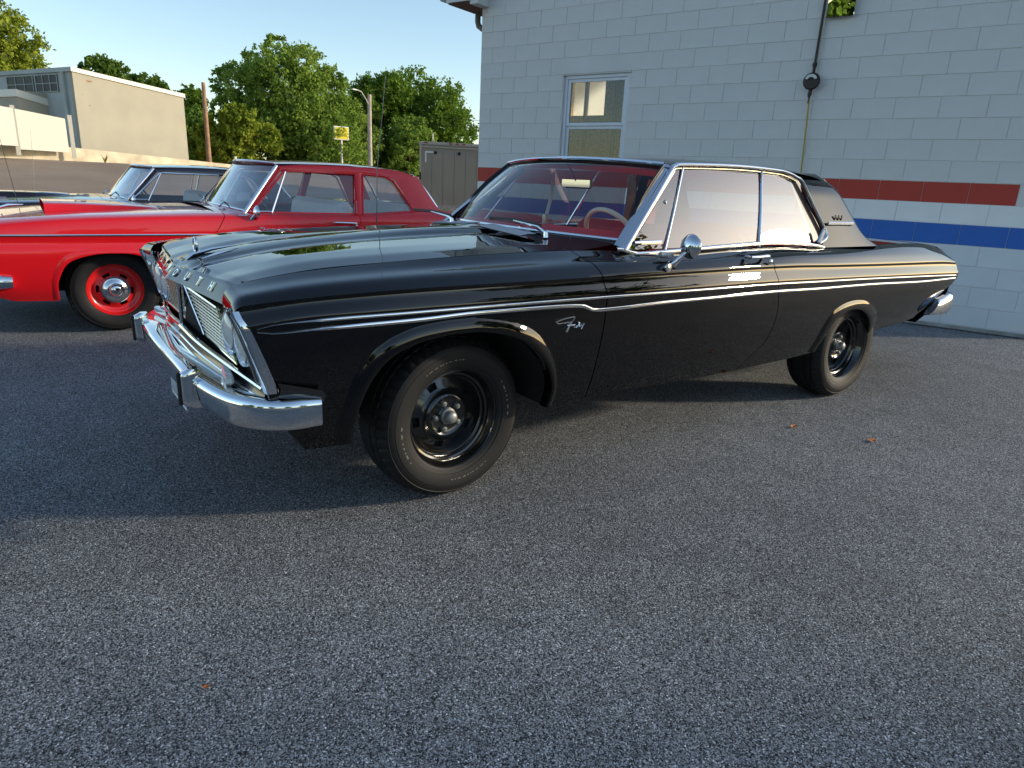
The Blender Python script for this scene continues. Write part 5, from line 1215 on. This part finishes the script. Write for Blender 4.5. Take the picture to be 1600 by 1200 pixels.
MB().tube([(0,0,0),(0,0,.95)],.05,8).obj('post','sign_white',rl); MB().tube([(-2.9,-1.8,0),(-2.9,-1.8,.80)],.06,8).obj('post','sign_white',rl); MB().tube([(0,0,.85),(-1.2,-.7,.62),(-2.9,-1.8,.6)],.015,5).obj('cable','pole_pale',rl)
wi=MB()
for dz_ in(0,.16,.5): wi.tube([(-22,-42,4.9+dz_),(-26,-38,4.7+dz_),(-34,-30,4.6+dz_)],.012,4)
tag(wi.obj('utility_wires','gasket'),'thin dark utility wires crossing the sky beside the block building','wires')

# ================================================================ TREES
def crown_mesh(name,lobes,count,leafsize,m,seed):
    rg=np.random.default_rng(seed); C=[]; 
    tot=sum(q[3]**2 for q in lobes)
    for (x,y,z,rr) in lobes:
        k=int(count*rr*rr/tot); d=rg.normal(size=(k,3)); d/=np.linalg.norm(d,axis=1)[:,None]; d[:,2]*=.85
        # bumpy shell with twig clumps
        kc=max(6,int(k/26)); cl=rg.normal(size=(kc,3)); cl/=np.linalg.norm(cl,axis=1)[:,None]; cr=rr*(.62+.42*rg.random(kc)**.7); cp=cl*cr[:,None]*np.array((1,1,.85)); idx=rg.integers(0,kc,k)
        p=cp[idx]+rg.normal(size=(k,3))*rr*.085; C.append(p+np.array((x,y,z)))
    C=np.concatenate(C); n=len(C)
    a=rg.normal(size=(n,3)); a/=np.linalg.norm(a,axis=1)[:,None]; b=np.cross(a,rg.normal(size=(n,3))); b/=np.linalg.norm(b,axis=1)[:,None]
    s=leafsize*(.6+.8*rg.random(n))[:,None]; V=np.stack([C-a*s,C+b*s*.55,C+a*s,C-b*s*.55],1).reshape(-1,3)
    me=bpy.data.meshes.new(name); me.vertices.add(4*n); me.vertices.foreach_set('co',V.ravel()); me.loops.add(4*n); me.loops.foreach_set('vertex_index',np.arange(4*n,dtype=np.int32)); me.polygons.add(n); me.polygons.foreach_set('loop_start',np.arange(0,4*n,4,dtype=np.int32)); me.polygons.foreach_set('loop_total',np.full(n,4,dtype=np.int32)); me.materials.append(MATS[m]); me.update(calc_edges=True); return me
def tree(x,y,zb,h,rx,m,label,seed,count=9000,leaf_=.16,trunk=.2,lobes=None,cz=.62,low=.25,name='tree',cat='tree'):
    rg=random.Random(seed); t=empty(name,(x,y,zb),label=label,cat=cat)
    if lobes is None:
        lobes=[]; 
        for i in range(15):
            a=rg.uniform(0,2*math.pi); q=rg.random()**.5; zz=rg.uniform(low,.86); wid=math.sin(math.pi*min(1,(zz-low+.18)/(1.12-low)))**.7; rr=rx*rg.uniform(.30,.46)
            lobes.append((math.cos(a)*q*(rx-rr*.7)*wid,math.sin(a)*q*(rx-rr*.7)*wid,zz*h,rr))
        lobes.append((0,0,h*.6,rx*.5))
    inst(crown_mesh('crown',lobes,count,leaf_,m,seed),'crown',t)
    mb=MB(); mb.tube([(0,0,-.3),(.05*rx,0,h*.25),(0,.03*rx,h*.55)],[trunk*1.25,trunk,trunk*.55],8)
    for lx,ly,lz,lr in lobes[:9]: mb.tube([(0,0,h*.22),(lx*.45,ly*.45,(lz+h*.25)*.5),(lx*.9,ly*.9,lz)],[trunk*.5,trunk*.3,trunk*.08],5)
    mb.obj('trunk','bark',t); return t
# big leaning centre tree: clumps placed along its own uneven outline
def cl(px,py,D):
    dx=(px-800)/1057.47; dy=(600-py)/1057.47; v=(f+r2*dx+u2*dy); k=D/math.hypot(v.x,v.y); return CAMP+v*k
bx=cl(450,250,45)
T1=[]
for px,py,rr in((405,80,1.0),(435,95,1.5),(475,90,1.4),(365,115,1.2),(395,130,1.6),(450,135,2.1),(500,125,1.7),(345,155,.8),(380,175,1.3),(430,185,2.0),(485,180,2.1),(530,165,1.4),(520,215,1.8),(460,225,1.6),(400,215,1.4),(345,205,1.2),(540,240,1.5),(490,250,1.4),(430,60,.8),(520,110,.7)):
    D=45+random.Random(px*py).uniform(-1.6,1.6); p=cl(px,py+15,D); T1.append((p.x-bx.x,p.y-bx.y,p.z-1.3,rr))
tree(bx.x,bx.y,1.3,7,4.5,'leaf_olive','large spreading olive-green tree in the middle of the skyline',11,58000,.10,.22,T1)
tree(*[v for v in cl(585,250,55)][:2],1.2,8.5,4.3,'leaf_green','dense dark green rounded tree behind the street lamp',12,30000,.125,.25,low=.1)
tree(*[v for v in cl(668,250,57)][:2],1.2,7.9,4.4,'leaf_green','rounded green tree just left of the block building and above the trailer',13,30000,.125,.22,low=.1)
tree(*[v for v in cl(545,250,50)][:2],1.2,4.9,2.6,'leaf_olive','loose yellow-green tree between the two tallest trees, behind the yellow sign',14,17000,.105,.15,low=.1)
tree(*[v for v in cl(375,250,40)][:2],1.2,3.2,2.2,'leaf_yellow','bright bushy young tree in front of the large centre tree',15,12000,.11,.10,low=.1)
tree(*[v for v in cl(315,250,43)][:2],1.2,3.0,1.9,'leaf_olive','small yellowish bushy tree beside the brown utility pole',16,9000,.11,.10,low=.05)
tree(*[v for v in cl(288,250,58)][:2],1.2,6.0,2.6,'leaf_green','tree peeking over the right end of the cream building',17,14000,.13,.18,low=.15)
tree(*[v for v in cl(180,250,62)][:2],1.2,7.9,2.9,'leaf_dark','dark green tree top behind the roof of the cream building',18,18000,.13,.2,low=.4)
tree(*[v for v in cl(235,250,60)][:2],1.2,6.9,2.4,'leaf_dark','darker low tree top behind the sloping roof of the cream building',19,13000,.13,.2,low=.4)
tree(*[v for v in cl(10,250,55)][:2],1.2,9.2,4.0,'leaf_yellow','golden-green tree top at the left edge behind the cream building',20,26000,.11,.25,low=.45)
tree(*[v for v in cl(640,250,52)][:2],1.2,3.6,3.4,'leaf_olive','low green undergrowth tree left of the trailer',21,11000,.13,.12,low=.0)
tree(*[v for v in cl(480,250,50)][:2],1.2,3.6,3.6,'leaf_green','low bushy tree filling below the large centre tree',22,11000,.13,.12,low=.0)
# trees across the street behind the viewpoint: they show in the paint and chrome
for i,(x,y,h,rx) in enumerate(((30,4,8,5),(34,14,8,5),(30,28,9,5.5),(14,38,8,5),(-2,44,9,6),(40,0,8,5))):
    tree(x,y,0,h,rx,'leaf_green',['green tree straight ahead of the parked cars, across the street behind the viewpoint','broad green tree across the street behind the viewpoint, nearest the front of the cars','tall green tree across the street to the front left of the cars','green tree across the street directly opposite the cars','widest green tree across the street opposite the shop','green tree at the far end of the street ahead of the cars'][i],40+i,7000,.3,.25,low=.15)
tree(-8.6,9.2,0,7.2,3.3,'leaf_green','large shade tree beside the shop, seen only mirrored in paint and chrome',60,16000,.10,.24,low=.22)
# overhead cables across the street, mirrored in the side windows
oc=MB()
for zz,yy in((7.2,16.0),(7.9,16.2),(8.8,16.4)): oc.tube([(x,yy,zz-.5+.0009*(x+5)**2) for x in np.linspace(-45,40,30)],.02,4)
tag(oc.obj('overhead_cables','gasket'),'overhead cables across the street, seen reflected in the car windows','cables')
# weeds at the foot of the wall
def weeds(x,y,z,n,s,label):
    mb=MB()
    for i in range(n):
        a=random.uniform(0,6.28); l_=random.uniform(.4,1)*s; dx,dy=math.cos(a)*l_*.5,math.sin(a)*l_*.5; w_=s*.06
        mb.add([(-w_,0,0),(w_,0,0),(dx*.6,dy*.6,l_*.7),(dx,dy,l_)],[(0,1,2),(0,2,3)])
    tag(mb.obj('weeds','weed',None,smooth=False,loc=(x,y,z)),kind='stuff')
p=cl(165,258,31.2); weeds(p.x,p.y,float(ground_z(p.x,p.y)),40,.35,'')
